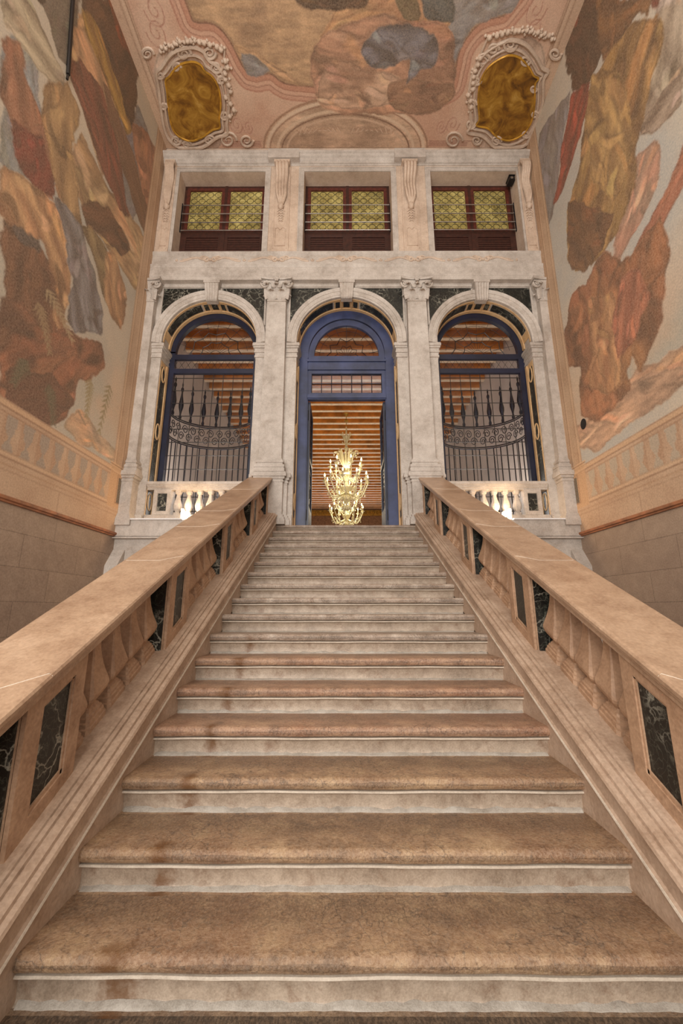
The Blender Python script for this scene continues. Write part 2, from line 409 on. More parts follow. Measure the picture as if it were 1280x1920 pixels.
# ------------------------------------------------------------ the two raking balustrades
def sheared(prof, ya, yb, s, n=1):
    m = MB(); m.loft([[(s*x, y, zn(y)+h) for x, h in prof] for y in [ya+(yb-ya)*j/n for j in range(n+1)]]); return m
RAIL = [(1.425,.868),(1.422,.900),(1.408,.908),(1.405,.920),(1.398,.928),(1.395,.950),(1.402,.963),(1.415,.968),(1.845,.968),(1.858,.963),(1.865,.950),(1.862,.928),(1.855,.920),(1.852,.908),(1.84,.900),(1.835,.868)]
STR = [(1.32,-.75),(1.302,-.6),(1.302,.066),(1.292,.074),(1.288,.086),(1.292,.098),(1.302,.106),(1.302,.196),(1.310,.204),(1.284,.212),(1.274,.226),(1.280,.241),(1.298,.246),(1.300,.238),(1.308,.238),(1.311,.256),(1.325,.266),(1.344,.270),(1.347,.256),(1.357,.256),(1.360,.271),(1.380,.276),(1.383,.260),(1.393,.260),(1.397,.270),(1.415,.275),(1.44,.275),(1.80,.268),(1.84,.22),(1.84,-.75)]
PED = [(.55, .95), (1.97, 2.37), (3.39, 3.79), (4.81, 5.21), (6.22, 6.62), (7.46, 7.62)]
def baluster(yc, s):
    pr = [(.262,.090),(.300,.090),(.303,.080),(.326,.080),(.330,.070),(.346,.070),(.352,.060),(.366,.056),(.378,.044),(.388,.044),(.400,.054),(.418,.070),(.440,.084),(.462,.090),(.480,.089),(.510,.080),(.55,.067),(.59,.056),(.64,.045),(.69,.037),(.74,.033),(.762,.034),(.768,.046),(.782,.046),(.788,.040),(.806,.042),(.822,.054),(.838,.064),(.842,.074),(.872,.074)]
    m = MB(); rings = []
    for h, w in pr:
        c = w*.18
        q = [(-w, -w+c), (-w+c, -w), (w-c, -w), (w, -w+c), (w, w-c), (w-c, w), (-w+c, w), (-w, w-c)]
        rings.append([(s*(1.60+dx), yc+dy, zn(yc+dy)+h) for dx, dy in q])
    m.loft(rings); return m
for s, side in ((-1, 'left'), (1, 'right')):
    root = empty('raking_balustrade', (s*1.6, 4.0, 0.0),
                 'sloping stone balustrade climbing the %s side of the stairs' % side, 'balustrade', 'balustrades flanking the stairs')
    sheared(STR, .55, 7.64, s, 14).build('stringer', M['stringer'], root)
    b = MB(); b.box(min(s*1.33, s*1.82), max(s*1.33, s*1.82), .55, 7.64, 0, .02)
    pl = [(2.1, 0), (7.64, 0), (7.64, zn(7.64)-.1), (2.1, zn(2.1)-.1)]
    b = MB(); b.loft([[(s*x, p, q) for p, q in pl] for x in (1.33, 1.82)]); b.build('base_wall', M['ashlar'], root)
    cuts = [.55, 1.93, 3.40, 4.35, 5.02, 6.40, 7.62]
    for k in range(6):
        sheared(RAIL, cuts[k]+(.0006 if k else 0), cuts[k+1]-.0006, s, 2).build('handrail', M['rail_stone'], root)
    sheared([(1.306,.074),(1.286,.080),(1.283,.087),(1.286,.094),(1.306,.100)], .56, 7.62, s, 4).build('edge_bead', M['fillet'], root)
    jm = MB()
    for k in range(1, 6):
        y_ = cuts[k]; jm.tube([(s*x, y_+dy, zn(y_+dy)+h) for x, dy, h in ((1.866, .07, .945), (1.855, .065, .967), (1.835, .0, .968), (1.56, .0, .968), (1.41, .10, .968), (1.398, .105, .955), (1.405, .105, .92))], .0022, 5)
    jm.build('mortar_joints', M['fillet'], root)
    for k, (a, c) in enumerate(PED):
        p = sheared([(1.462,.262),(1.462,.868),(1.80,.868),(1.80,.262)], a, c, s)
        po = p.build('pedestal', M['bal_stone'], root)
        if k < 5:
            f = MB()
            for y1, y2, h1, h2 in ((a, a+.105, .262, .868), (c-.085, c, .262, .868), (a+.105, c-.085, .262, .345), (a+.105, c-.085, .80, .868)):
                f.add(sheared([(1.44,h1),(1.44,h2),(1.464,h2),(1.464,h1)], y1, y2, s))
            for y1, y2, h1, h2 in ((a+.105, a+.117, .345, .80), (c-.097, c-.085, .345, .80), (a+.105, c-.085, .345, .365), (a+.105, c-.085, .785, .80)):
                f.add(sheared([(1.448,h1),(1.448,h2),(1.464,h2),(1.464,h1)], y1, y2, s))
            f.build('panel_frame', M['bal_stone'], po, loc=(s*1.6, 4.0, 0)).location = (0, 0, 0)
            q = sheared([(1.457,.355),(1.457,.79),(1.463,.79),(1.463,.355)], a+.11, c-.09, s)
            q.build('marble_inlay', M['verde'], po, loc=(s*1.6, 4.0, 0)).location = (0, 0, 0)
        e = MB(); e.loft([[(s*x, yy, zn(yy)+h) for x, h in ((1.475,.27),(1.475,.866),(1.79,.866),(1.79,.27))] for yy in (a-.012, a+.002)])
        e.build('side_inlay', M['verde'], po, loc=(s*1.6, 4.0, 0)).location = (0, 0, 0)
    proto = None
    for k in range(5):
        a = PED[k][1]; c = PED[k+1][0]; n = 5 if k < 4 else 4
        for j in range(n):
            yc = a+(c-a)*(j+.5)/n
            if proto is None:
                proto = baluster(yc, s).build('baluster', M['bal_stone'], root); py = yc
            else:
                o = proto.copy(); COL.objects.link(o); o.parent = root
                o.location = (0, yc-py, (yc-py)*SL)

# ------------------------------------------------------------ arcade wall, lower storey
FW = 7.75
def X(x): return CX+x
ZS, ZT = 7.05, 8.44
BAYS = [(-2.92, 1.0, -4.305, -1.5), (0.0, 1.06, -1.5, 1.5), (2.92, 1.0, 1.5, 4.305)]
def arch_wall(m, cx, r, xa, xb, z0, zt, ya, yb, zs=ZS, n=32):
    for x0, x1 in ((xa, cx-r), (cx+r, xb)):
        m.box(X(x0), X(x1), ya, yb, z0, zt)
    arc = [(cx-r*math.cos(PI*j/n), zs+r*math.sin(PI*j/n)) for j in range(n+1)]
    arc = [(cx-r, z0+.0)]+arc if False else arc
    for (xA, zA), (xB, zB) in zip(arc, arc[1:]):
        m.quad((X(xA), ya, zA), (X(xB), ya, zB), (X(xB), ya, zt), (X(xA), ya, zt))
        m.quad((X(xA), yb, zA), (X(xB), yb, zB), (X(xB), yb, zt), (X(xA), yb, zt))
        m.quad((X(xA), ya, zA), (X(xB), ya, zB), (X(xB), yb, zB), (X(xA), yb, zA))
    m.quad((X(cx-r), ya, zt), (X(cx+r), ya, zt), (X(cx+r), yb, zt), (X(cx-r), yb, zt))
m = MB()
for cx, r, xa, xb in BAYS: arch_wall(m, cx, r, xa, xb, ZL, ZT, FW, 8.3)
wb = m.build('wall_back', M['stone']); st(wb)
# wall below the side arches, set a little back, with its landing ledge
for k, (xa, xb, xc) in enumerate(((WL, -1.86, -4.06), (1.86, WR, 4.13))):
    m = MB(); m.box(xa, xb, 7.56, 8.3, 0, 2.75); m.box(xa, xb, 7.50, 8.3, 2.80, 3.10)
    m.box(xa, xb, 7.53, 8.3, 2.75, 2.80)
    m.box(min(xa, xb), max(xa, xb), 7.47, 7.6, 2.755, 2.775)
    s = -1 if k == 0 else 1
    xo = WL if k == 0 else WR
    m.box(min(xo, xo-s*.22), max(xo, xo-s*.22), 7.34, 7.6, 0, 2.24)
    m.loft([[(min(xo, xo-s*.22), y, z), (max(xo, xo-s*.22), y, z), (max(xo, xo-s*.22), 7.6, z), (min(xo, xo-s*.22), 7.6, z)] for y, z in ((7.34, 2.24), (7.55, 2.55))])
    st(m.build('wall_ledge_%s' % ('left' if k == 0 else 'right'), M['stone']))
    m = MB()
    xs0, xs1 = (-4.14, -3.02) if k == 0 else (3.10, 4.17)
    m.box(xs0, xs1, 7.46, 7.72, 3.10, 3.125)  # added strip, its white standing for lamplight caught by the ledge edge
    tag(m.build('lamplit_edge', M['lamplit_white']), 'thin white strip standing for lamplight along the edge of the %s landing ledge' % ('left' if k == 0 else 'right'), 'highlight', 'lamplit edges of the landing ledges')
m = MB(); m.box(-1.86, 1.86, 7.68, 8.3, 2.6, ZL); st(m.build('floor_threshold', M['stone']))

def archivolt(cx, r, zimp):
    pr = [(0,7.78),(0,7.705),(.012,7.695),(.035,7.692),(.040,7.682),(.115,7.680),(.120,7.668),(.150,7.664),(.165,7.655),(.195,7.652),(.205,7.668),(.212,7.70),(.212,7.78)]
    m = MB(); n = 40; rings = []
    def ring(a, zoff):
        return [(X(cx-(r+p)*math.cos(a)), y, ZS+zoff+(r+p)*math.sin(a)) for p, y in pr]
    rings.append(ring(0, zimp-ZS)); 
    for j in range(n+1): rings.append(ring(PI*j/n, 0))
    rings.append(ring(PI, zimp-ZS)); m.loft(rings); return m
names = ['left', 'middle', 'right']
def soft_patch(cx, r, a0, a1, y0, y1, t=.014, n=10, dr=0.0):
    m = MB(); rings = []
    for j in range(n+1):
        a = a0+(a1-a0)*j/n
        rings.append([(X(cx+(r-dr-p)*math.sin(a)), y, ZS+(r-dr-p)*math.cos(a)) for p, y in ((-.005, y0), (t, y0), (t, y1), (-.005, y1))])
    m.loft(rings); return m
D = math.radians
for k, (cx, r, xa, xb) in enumerate(BAYS):
    root = empty('stone_arch', (X(cx), FW, 6.65), 'round stone arch with fluted keystone over the %s' % ['left window', 'middle doorway', 'right window'][k], 'arch', 'arches of the landing arcade')
    archivolt(cx, r, 6.97).build('archivolt', M['stone'], root, smooth=True)
    # keystone
    m = MB(); rings = []
    kz = 8.37-(ZS+r)
    for z, w, y in ((ZS+r-.07, .118, 7.655), (ZS+r-.05, .128, 7.63), (ZS+r+.3*kz, .136, 7.628), (ZS+r+.65*kz, .146, 7.60), (ZS+r+.95*kz, .152, 7.585), (ZS+r+kz, .154, 7.58)):
        ring = []
        for j in range(11):
            x = -w+2*w*j/10; ring.append((X(cx+x), y+(.014 if j % 2 else 0), z))
        ring += [(X(cx+w), 7.78, z), (X(cx-w), 7.78, z)]
        rings.append(ring)
    m.loft(rings)
    z = 8.37; m.box(X(cx-.175), X(cx+.175), 7.575, 7.78, z, ZT-.0)
    m.build('keystone', M['stone'], root)
    # imposts left and right
    for sd in (-1, 1):
        m = MB(); xe = cx+sd*r
        # impost wraps the pier front and its reveal
        xo = (cx+sd*(r+.212)) if not (k == 0 and sd == -1 or k == 2 and sd == 1) else (cx+sd*(r+.22))
        for z0, z1, p in ((6.65,6.69,.022),(6.69,6.76,.012),(6.76,6.79,.03),(6.79,6.86,.022),(6.86,6.90,.045),(6.90,6.955,.065),(6.955,6.975,.055)):
            a_, b_ = xe-sd*p, xo
            m.box(X(min(a_, b_)), X(max(a_, b_)), FW-p, FW+.01, z0, z1)
            m.box(X(min(xe-sd*p, xe+sd*.01)), X(max(xe-sd*p, xe+sd*.01)), FW-p*.5, 8.12, z0, z1)
        m.build('impost', M['stone'], root)
        m = MB(); m.box(X(min(xe+sd*.01, xe+sd*.2)), X(max(xe+sd*.01, xe+sd*.2)), 7.715, FW+.01, ZL, ZL+.22)
        m.box(X(min(xe+sd*.01, xe+sd*.2)), X(max(xe+sd*.01, xe+sd*.2)), 7.70, FW+.01, ZL, ZL+.12)
        m.build('pier_plinth', M['stone'], root)
    # coffered soffit: beige ribs with golden lamplight in their colour, with dark marble inlays
    m = MB()
    m.add(soft_patch(cx, r, -PI/2, PI/2, 7.77, 7.81, .012, 40)); m.add(soft_patch(cx, r, -PI/2, PI/2, 8.04, 8.12, .03, 40))
    m.add(soft_patch(cx, r, D(-15), D(15), 7.80, 8.06, .010)); 
    for a0, a1 in ((-7.2,-5.2),(5.2,7.2)): m.add(soft_patch(cx, r, D(a0), D(a1), 7.78, 8.08, .026))
    for a in (-78, 78): m.add(soft_patch(cx, r, D(a-5), D(a+5), 7.80, 8.06, .012))
    m.build('soffit_ribs', M['reveal'], root)
    for a0, a1 in ((-3.8, 3.8), (-13.5, -8.2), (8.2, 13.5), (-72, -17), (17, 72)):
        soft_patch(cx, r, D(a0), D(a1), 7.84, 8.01, .018, 16, dr=0).build('soffit_inlay', M['verde'], root)
    # jamb inlays on the reveals
    for sd in (-1, 1):
        xe = cx+sd*r
        def slab(y0, y1, z0, z1, t): 
            q = MB(); q.box(X(min(xe-sd*t, xe+sd*.01)), X(max(xe-sd*t, xe+sd*.01)), y0, y1, z0, z1); return q
        m = slab(7.79, 8.08, 3.05 if k == 1 else 3.2, 6.62, .006)
        m.add(slab(8.03, 8.10, 3.05, 6.62, .03)); m.build('jamb_frame', M['reveal'], root)
        slab(7.83, 8.02, 3.25, 6.5, .011).build('jamb_inlay', M['verde'], root)
        for zc in (3.55, 5.05, 6.35):
            q = MB(); q.tube([(X(xe-sd*.014), 7.925+.075*math.cos(2*PI*j/20), zc+.17*math.sin(2*PI*j/20)) for j in range(20)], .014, 6, loop=True)
            q.build('oval_rim', M['reveal'], root, smooth=True)

# spandrel panels of dark veined marble with pale frames
sp = [(0, -4.02+2.92, -.20), (0, .20, -1.765+2.92), (1, -1.235, -.20), (1, .20, 1.235), (2, -2.92+1.765, -.20), (2, .20, 1.10)]
spn = ['far left of the arcade', 'between the left arch and the left pilaster', 'left of the middle keystone', 'right of the middle keystone', 'between the right pilaster and the right arch', 'far right of the arcade']
for q, (k, x0, x1) in enumerate(sp):
    cx, r = BAYS[k][:2]; R = r+.225; zt = 8.36
    root = empty('spandrel_panel', (X(cx+(x0+x1)/2), FW, ZS), 'dark green-black veined marble spandrel, %s' % spn[q], 'panel', 'marble spandrels beside the arches')
    def low(x, R=R): return ZS+math.sqrt(max(R*R-x*x, 0.0))
    n = 24; xs = [x0+(x1-x0)*j/n for j in range(n+1)]
    xs = [x for x in xs if low(x) < zt-.001 or True]
    m = MB()
    for a_, b_ in zip(xs, xs[1:]):
        la, lb = min(low(a_), zt), min(low(b_), zt)
        if la >= zt and lb >= zt: continue
        for y in (7.738,):
            m.quad((X(cx+a_), y, la), (X(cx+b_), y, lb), (X(cx+b_), y, zt), (X(cx+a_), y, zt))
        m.quad((X(cx+a_), 7.738, la), (X(cx+b_), 7.738, lb), (X(cx+b_), 7.75, lb), (X(cx+a_), 7.75, la))
    xo = x0 if x0 < 0 else x1
    m.quad((X(cx+xo), 7.738, low(xo)), (X(cx+xo), 7.75, low(xo)), (X(cx+xo), 7.75, zt), (X(cx+xo), 7.738, zt))
    m.build('marble_inlay', M['verde'], root)
    m = MB(); m.box(X(cx+x0)-.02, X(cx+x1)+.02, 7.70, 7.75, zt, ZT); m.box(X(cx+x0)-.02, X(cx+x1)+.02, 7.72, 7.75, zt-.015, zt)
    sx = -1 if xo < 0 else 1
    m.box(X(cx+xo)-.018, X(cx+xo)+.018, 7.715, 7.75, min(low(xo), zt)-.05, zt)
    m.build('panel_frame', M['lamplit_white'] if False else M['stone'], root)

# ------------------------------------------------------------ pilasters with Corinthian capitals
def leaf(m, x, y, z, w, h, out, nx, ny):
    # acanthus blade rising then curling outward along (nx, ny)
    tx, ty = -ny, nx; rows = []
    for j in range(9):
        t = j/8; ww = w*(.75+.45*math.sin(PI*min(t*1.1, 1)))*(1-.45*t**3)
        o = out*t**2.2; zz = z+h*math.sin(t*PI*.58)/math.sin(PI*.5)*(1 if t < .85 else 1-(t-.85)*1.3)
        row = []
        for i, u in enumerate((-1, -.6, -.25, 0, .25, .6, 1)):
            rip = .014*(1-abs(u))+(.006 if i % 2 else 0)
            row.append((x+tx*ww*u+nx*(o+rip), y+ty*ww*u+ny*(o+rip), zz-.012*abs(u)))
        rows.append(row)
    back = [[(px-nx*.014, py-ny*.014, pz) for px, py, pz in reversed(r)] for r in rows]
    m.loft([r+bk for r, bk in zip(rows, back)])
def volute(m, x, y, z, r, sx, depth=.05):
    pts = []
    for j in range(26):
        a = j/25*PI*3.2; rr = r*(1-j/25*.8)
        pts.append((x+sx*rr*math.cos(a+PI*.9), y-depth*.5*(j/25), z+rr*math.sin(a+PI*.9)))
    m.tube(pts, [.026*(1-.5*j/25) for j in range(26)], 6)
    m.ball((x, y-depth*.6, z), r*.26, 8)
def capital(x, w, yf, z0, z1, half=0):
    m = MB()
    H = z1-z0
    m.tube([(x-w, yf-.005, z0+.02), (x+w, yf-.005, z0+.02)], .022, 8)
    rings = []
    for t, g in ((0, 0), (.3, .01), (.6, .035), (.8, .08), (.86, .11)):
        rings.append([(x-w-g, yf-g*.7, z0+H*t), (x+w+g, yf-g*.7, z0+H*t), (x+w+g, 7.76, z0+H*t), (x-w-g, 7.76, z0+H*t)])
    m.loft(rings)
    xs3 = (-.5, .5) if half == 0 else (0,)
    for u in xs3: leaf(m, x+u*w*1.1, yf-.01, z0+.03, w*.42, H*.36, .14, 0, -1)
    for u in ((-1, 0, 1) if half == 0 else (-half*1.0,)): leaf(m, x+u*w*.98, yf-.012, z0+.05, w*.36, H*.60, .17, 0, -1)
    for sx in (-1, 1):
        if half == 0 or sx == -half:
            leaf(m, x+sx*w, yf+.05, z0+.03, .05, H*.36, .09, sx, 0)
            volute(m, x+sx*(w+.045), yf-.075, z1-.17, .085, -sx)
            m.tube([(x+sx*w*.35, yf-.03, z0+H*.55), (x+sx*w*.6, yf-.06, z0+H*.78), (x+sx*(w+.02), yf-.09, z1-.10)], .02, 6)
            leaf(m, x+sx*(w+.03), yf-.03, z0+H*.5, .05, H*.3, .12, sx*.7, -.7)
    if half == 0:
        for a in range(7): m.ball((x+.035*math.cos(a*2*PI/6), yf-.125, z1-.07+.04*math.sin(a*2*PI/6)), .026 if a < 6 else .02, 6)
        m.ball((x, yf-.13, z1-.07), .022, 6)
        volute(m, x-.05, yf-.07, z1-.2, .045, 1); volute(m, x+.05, yf-.07, z1-.2, .045, -1)
    # concave abacus
    n = 8; top = []
    for j in range(n+1):
        u = -1+2*j/n; top.append((x+u*(w+.13), yf-.13+.055*(1-u*u)))
    ring = [(a, b_) for a, b_ in top]+[(x+w+.13, 7.76), (x-w-.13, 7.76)]
    if half: ring = [(min(max(a, WL+.002), WR-.002), b_) for a, b_ in ring]
    m.loft([[(a, b_, z1-.055) for a, b_ in ring], [(a, b_-.012 if b_ < 7.7 else b_, z1-.03) for a, b_ in ring], [(a, b_, z1) for a, b_ in ring]])
    if half: m.map(lambda a, b_, c: (min(max(a, WL+.002), WR-.002), b_, c))
    return m
def pilaster(xc, w, half, label):
    root = empty('pilaster', (xc, FW, ZL), label, 'pilaster', 'pilasters of the arcade')
    cl = (lambda v: min(max(v, WL+.002), WR-.002)) if half else (lambda v: v)
    yf = 7.60
    m = MB(); rings = []
    for j in range(9):
        t = j/8; ww = w*(1-.09*t**1.6)
        rings.append([(cl(xc-ww), yf, 4.34+t*3.56), (cl(xc+ww), yf, 4.34+t*3.56), (cl(xc+ww), 7.76, 4.34+t*3.56), (cl(xc-ww), 7.76, 4.34+t*3.56)])
    m.loft(rings); m.build('shaft', M['stone'], root)
    m = MB()
    for z0, z1, p in ((4.06,4.13,.075),(4.13,4.15,.06),(4.15,4.20,.07),(4.20,4.225,.035),(4.225,4.25,.03),(4.25,4.29,.045),(4.29,4.315,.025),(4.315,4.34,.012)):
        m.box(cl(xc-w-p), cl(xc+w+p), yf-p, 7.76, z0, z1)
    m.build('base', M['stone'], root)
    m = MB()
    for z0, z1, p in ((ZL,3.13,.10),(3.13,3.17,.085),(3.17,3.22,.06),(3.22,3.86,.035),(3.86,3.89,.05),(3.89,3.92,.04),(3.92,3.97,.07),(3.97,4.03,.10),(4.03,4.06,.09)):
        if half:
            m.box(cl(xc-w-p), cl(xc+w+p), 7.55-p, 7.76, z0 if z0 > ZL else 3.0, z1)
        else:
            m.box(xc-w-.01-p, xc+w+.01+p, 7.59-p*.6, 7.76, z0, z1)
            m.box(xc-w-.085-p, xc+w+.085+p, 7.68-p*.5, 7.76, z0, z1)
    m.build('pedestal', M['stone'], root)
    capital(xc, w*.91, yf, 7.90, ZT, half).build('capital', M['stone'], root, smooth=True)
pilaster(X(-1.5), .22, 0, 'tall pale stone pilaster between the left window and the doorway')
pilaster(X(1.5), .22, 0, 'tall pale stone pilaster between the doorway and the right window')
pilaster(WL+.045, .15, -1, 'narrow corner pilaster against the left frescoed wall')
pilaster(WR-.045, .15, 1, 'narrow corner pilaster against the right frescoed wall')

# ------------------------------------------------------------ entablature
def run(prof, name, mat, xa=WL+.001, xb=WR-.001):
    m = MB(); m.loft([[(x, y, z) for y, z in prof] for x in (xa, xb)]); return st(m.build(name, mat))
run([(7.78,8.44),(7.585,8.44),(7.585,8.52),(7.575,8.53),(7.575,8.74),(7.58,8.76),(7.565,8.79),(7.56,8.83),(7.60,8.84),(7.78,8.84)], 'trim_3', M['stone'])
run([(7.78,8.84),(7.615,8.84),(7.615,9.11),(7.60,9.13),(7.59,9.19),(8.05,9.19),(8.05,8.84)], 'trim_4', M['stone'])
def scroll_pts(x, z, y, L, s, amp=.06):
    pts = []
    for j in range(18):
        a = j/17*PI*2.6; rr = .075*(1-j/17*.75); pts.append((x+s*(-rr*math.cos(a)), y, z+rr*math.sin(a)*.9))
    pts = pts[::-1]
    for j in range(1, 14):
        t = j/13; pts.append((x-s*(.075+L*t), y+.008*t, z+amp*math.sin(t*PI*1.5)*(1-t*.4)))
    return pts
fm = empty('frieze_relief', (CX, 7.6, 8.91), 'low relief scroll ornament along the frieze under the upper windows', 'relief')
for xs_ in (-3.0, -1.5, 0.0, 1.5, 3.0):
    m = MB()
    for s in (-1, 1):
        m.tube(scroll_pts(X(xs_)+s*.09, 8.985, 7.610, .5, -s), .022, 6)
        m.tube(scroll_pts(X(xs_)+s*.16, 9.02, 7.612, .38, -s, .03), .015, 5)
        m.ball((X(xs_)+s*.74, 7.612, 8.97), .03, 6)
    m.ball((X(xs_), 7.607, 8.98), .035, 8); m.build('scroll', M['stucco'], fm, smooth=True)

# ------------------------------------------------------------ upper wall with three window openings
UW = 7.65; ZA, ZB = 9.19, 11.49
OP = [(-3.86, -1.855), (-.945, 1.075), (2.0, 4.01)]
m = MB()
xs_ = [WL, OP[0][0], OP[0][1], OP[1][0], OP[1][1], OP[2][0], OP[2][1], WR]
for j in range(0, 8, 2): m.box(xs_[j], xs_[j+1], UW, 8.3, ZA, ZB)
m.box(WL, WR, UW, 8.3, ZB, 12.5)
st(m.build('wall_upper_back', M['stucco']))
for k, (xa, xb) in enumerate(OP):
    m = MB()
    for q0, q1, p in ((0, .035, .018), (.035, .10, .010), (.10, .125, .022)):
        for x0, x1, z0, z1 in ((xa-q1, xa-q0, ZA, ZB+q1), (xb+q0, xb+q1, ZA, ZB+q1), (xa-q0, xb+q0, ZB+q0, ZB+q1)):
            m.box(x0, x1, UW-p, UW+.005, z0, z1)
    st(m.build('trim_%d' % (5+k), M['stone']))
run([(7.70,11.66),(7.635,11.66),(7.63,11.69),(7.60,11.70),(7.595,11.74),(7.57,11.76),(7.565,11.80),(7.53,11.82),(7.52,11.87),(7.49,11.885),(7.485,11.935),(7.50,11.95),(7.70,11.95)], 'trim_8', M['stone'])
for xc in (-1.42, 1.52):
    m = MB(); m.box(xc-.36, xc+.36, 7.475, 7.60, 11.70, 11.965); 
    st(m.build('trim_9' if xc < 0 else 'trim_10', M['stone']))
def console(xc, w, label, half=0):
    root = empty('wall_console', (xc, UW, ZA), label, 'bracket', 'scrolled brackets between the upper windows')
    m = MB(); m.box(xc-w, xc+w, UW-.03, UW+.01, ZA+.02, 11.66)
    m.box(xc-w+.03, xc-w+.045, UW-.042, UW, ZA+.1, 11.70); m.box(xc+w-.045, xc+w-.03, UW-.042, UW, ZA+.1, 11.70)
    m.build('strip', M['stucco'], root)
    m = MB()
    for j, u in enumerate((-.6, -.2, .2, .6)):
        pts = []
        for i in range(20):
            t = i/19; z = 11.62-t*1.14
            yb = UW-.06-.12*math.exp(-((t-.12)/.16)**2)-.04*math.exp(-((t-.75)/.18)**2)
            pts.append((xc+u*w*(1-.25*t)*(1 if t < .8 else 1-(t-.8)*3.2)+.008*math.sin(t*9), yb, z))
        m.tube(pts, [.042*(1-.3*i/19) for i in range(20)], 6)
    m.box(xc-w*.95, xc+w*.95, UW-.16, UW, 11.60, 11.67)
    m.ball((xc, UW-.07, 10.42), .07, 8, 1.4)
    m.build('scroll', M['stucco'], root, smooth=True)
    m = MB()
    for j in range(5):
        for s in (-1, 1): m.tube([(xc, UW-.035, 10.32-j*.07), (xc+s*.04, UW-.05, 10.34-j*.07), (xc+s*(.085-.012*j), UW-.035, 10.30-j*.07)], .014, 5)
    m.tube([(xc-w*.6, UW-.035, 9.36), (xc-w*.6, UW-.035, 9.82), (xc-w*.3, UW-.035, 9.86), (xc, UW-.035, 9.80), (xc+w*.3, UW-.035, 9.86), (xc+w*.6, UW-.035, 9.82), (xc+w*.6, UW-.035, 9.36)], .013, 6, loop=True)
    m.build('ornament', M['stucco'], root, smooth=True)
console(-1.455, .19, 'scrolled stucco bracket between the left and middle upper windows')
console(1.505, .19, 'scrolled stucco bracket between the middle and right upper windows')
console(-4.06, .12, 'narrow scrolled bracket left of the left upper window')
console(4.18, .12, 'narrow scrolled bracket right of the right upper window')

# ------------------------------------------------------------ upper windows
wn = ['left', 'middle', 'right']
for k, (xa, xb) in enumerate(OP):
    root = empty('window_%d' % (k+1), ((xa+xb)/2, 8.0, ZA), None, None, None, 'structure')
    m = MB(); y0, y1 = 7.99, 8.08
    for x0, x1, z0, z1 in ((xa, xa+.06, ZA, ZB), (xb-.06, xb, ZA, ZB), (xa, xb, ZB-.06, ZB), (xa, xb, 10.09, 10.15), (xa, xb, ZA, ZA+.05)): m.box(x0, x1, y0, y1, z0, z1)
    m.box((xa+xb)/2-.035, (xa+xb)/2+.035, y0-.01, y1, ZA, ZB)
    m.build('window_frame', M['darkwood'], root)
    for s in (-1, 1):
        c0, c1 = (xa+.06, (xa+xb)/2-.03) if s < 0 else ((xa+xb)/2+.03, xb-.06)
        m = MB(); fz0, fz1 = 10.15, ZB-.06
        for x0, x1, z0, z1 in ((c0, c0+.075, fz0, fz1), (c1-.075, c1, fz0, fz1), (c0, c1, fz1-.07, fz1), (c0, c1, fz0, fz0+.06)): m.box(x0, x1, 7.985, 8.05, z0, z1)
        cs = m.build('casement', M['redwood'], root)
        g0, g1, h0, h1 = c0+.075, c1-.075, fz0+.06, fz1-.07
        m = MB(); m.box(g0, g1, 8.02, 8.028, h0, h1)
        m.build('pane', M['yglass'], cs, loc=root.location).location = (0, 0, 0)
        m = MB(); nx = 4; nz = 6; dx = (g1-g0)/nx; dz = (h1-h0)/nz
        for i in range(nx):
            for j in range(nz):
                cx_, cz_ = g0+dx*(i+.5), h0+dz*(j+.5)
                m.tube([(cx_+dx*.40*math.cos(2*PI*q/12), 8.013, cz_+dz*.40*math.sin(2*PI*q/12)) for q in range(12)], .0048, 4, loop=True)
                if i < nx-1: m.tube([(cx_+dx*.40, 8.013, cz_), (cx_+dx*.6, 8.013, cz_)], .0048, 4)
                if j < nz-1: m.tube([(cx_, 8.013, cz_+dz*.40), (cx_, 8.013, cz_+dz*.6)], .0048, 4)
        m.build('leading', M['lead'], cs, loc=root.location).location = (0, 0, 0)
        m = MB(); m.box(c0, c1, 8.01, 8.05, ZA+.05, 10.09)
        for x0, x1, z0, z1 in ((c0, c0+.08, ZA, 10.09), (c1-.08, c1, ZA, 10.09), (c0, c1, 9.98, 10.09), (c0, c1, ZA, 9.4)): m.box(x0, x1, 7.99, 8.02, z0, z1)
        for j in range(9): m.box(c0+.08, c1-.08, 8.0, 8.015, 9.42+j*.062, 9.46+j*.062)
        m.build('lower_panel', M['darkwood'], root)
    r2 = empty('window_bars', ((xa+xb)/2, 7.92, 10.1), 'four horizontal steel bars across the %s upper window' % wn[k], 'bars', 'bars across the upper windows')
    for z in (10.841, 10.59, 10.342, 10.113):
        m = MB(); m.tube([(xa-.0, 7.92, z), (xb+.0, 7.92, z)], .012, 6); m.build('bar', M['steel'], r2, smooth=True)
    for xq in (xa+.008, xb-.008):
        m = MB(); m.box(xq-.008, xq+.008, 7.90, 7.94, 10.07, 10.88); m.build('bracket', M['iron'], r2)
r = empty('surveillance_camera', (3.93, 7.80, 11.36), 'small dark surveillance camera in the top corner of the right upper window', 'camera')
m = MB(); m.box(3.86, 3.985, 7.68, 7.86, 11.30, 11.40); m.box(3.85, 3.995, 7.66, 7.87, 11.40, 11.415); m.build('housing', M['black'], r)
m = MB(); m.tube([(3.92, 7.675, 11.35), (3.92, 7.69, 11.35)], .035, 10); m.build('lens', M['steel'], r)
m = MB(); m.tube([(3.95, 7.80, 11.40), (3.95, 7.80, 11.488)], .015, 6); m.box(3.975, 4.008, 7.72, 7.82, 11.32, 11.38); m.build('bracket', M['black'], r)

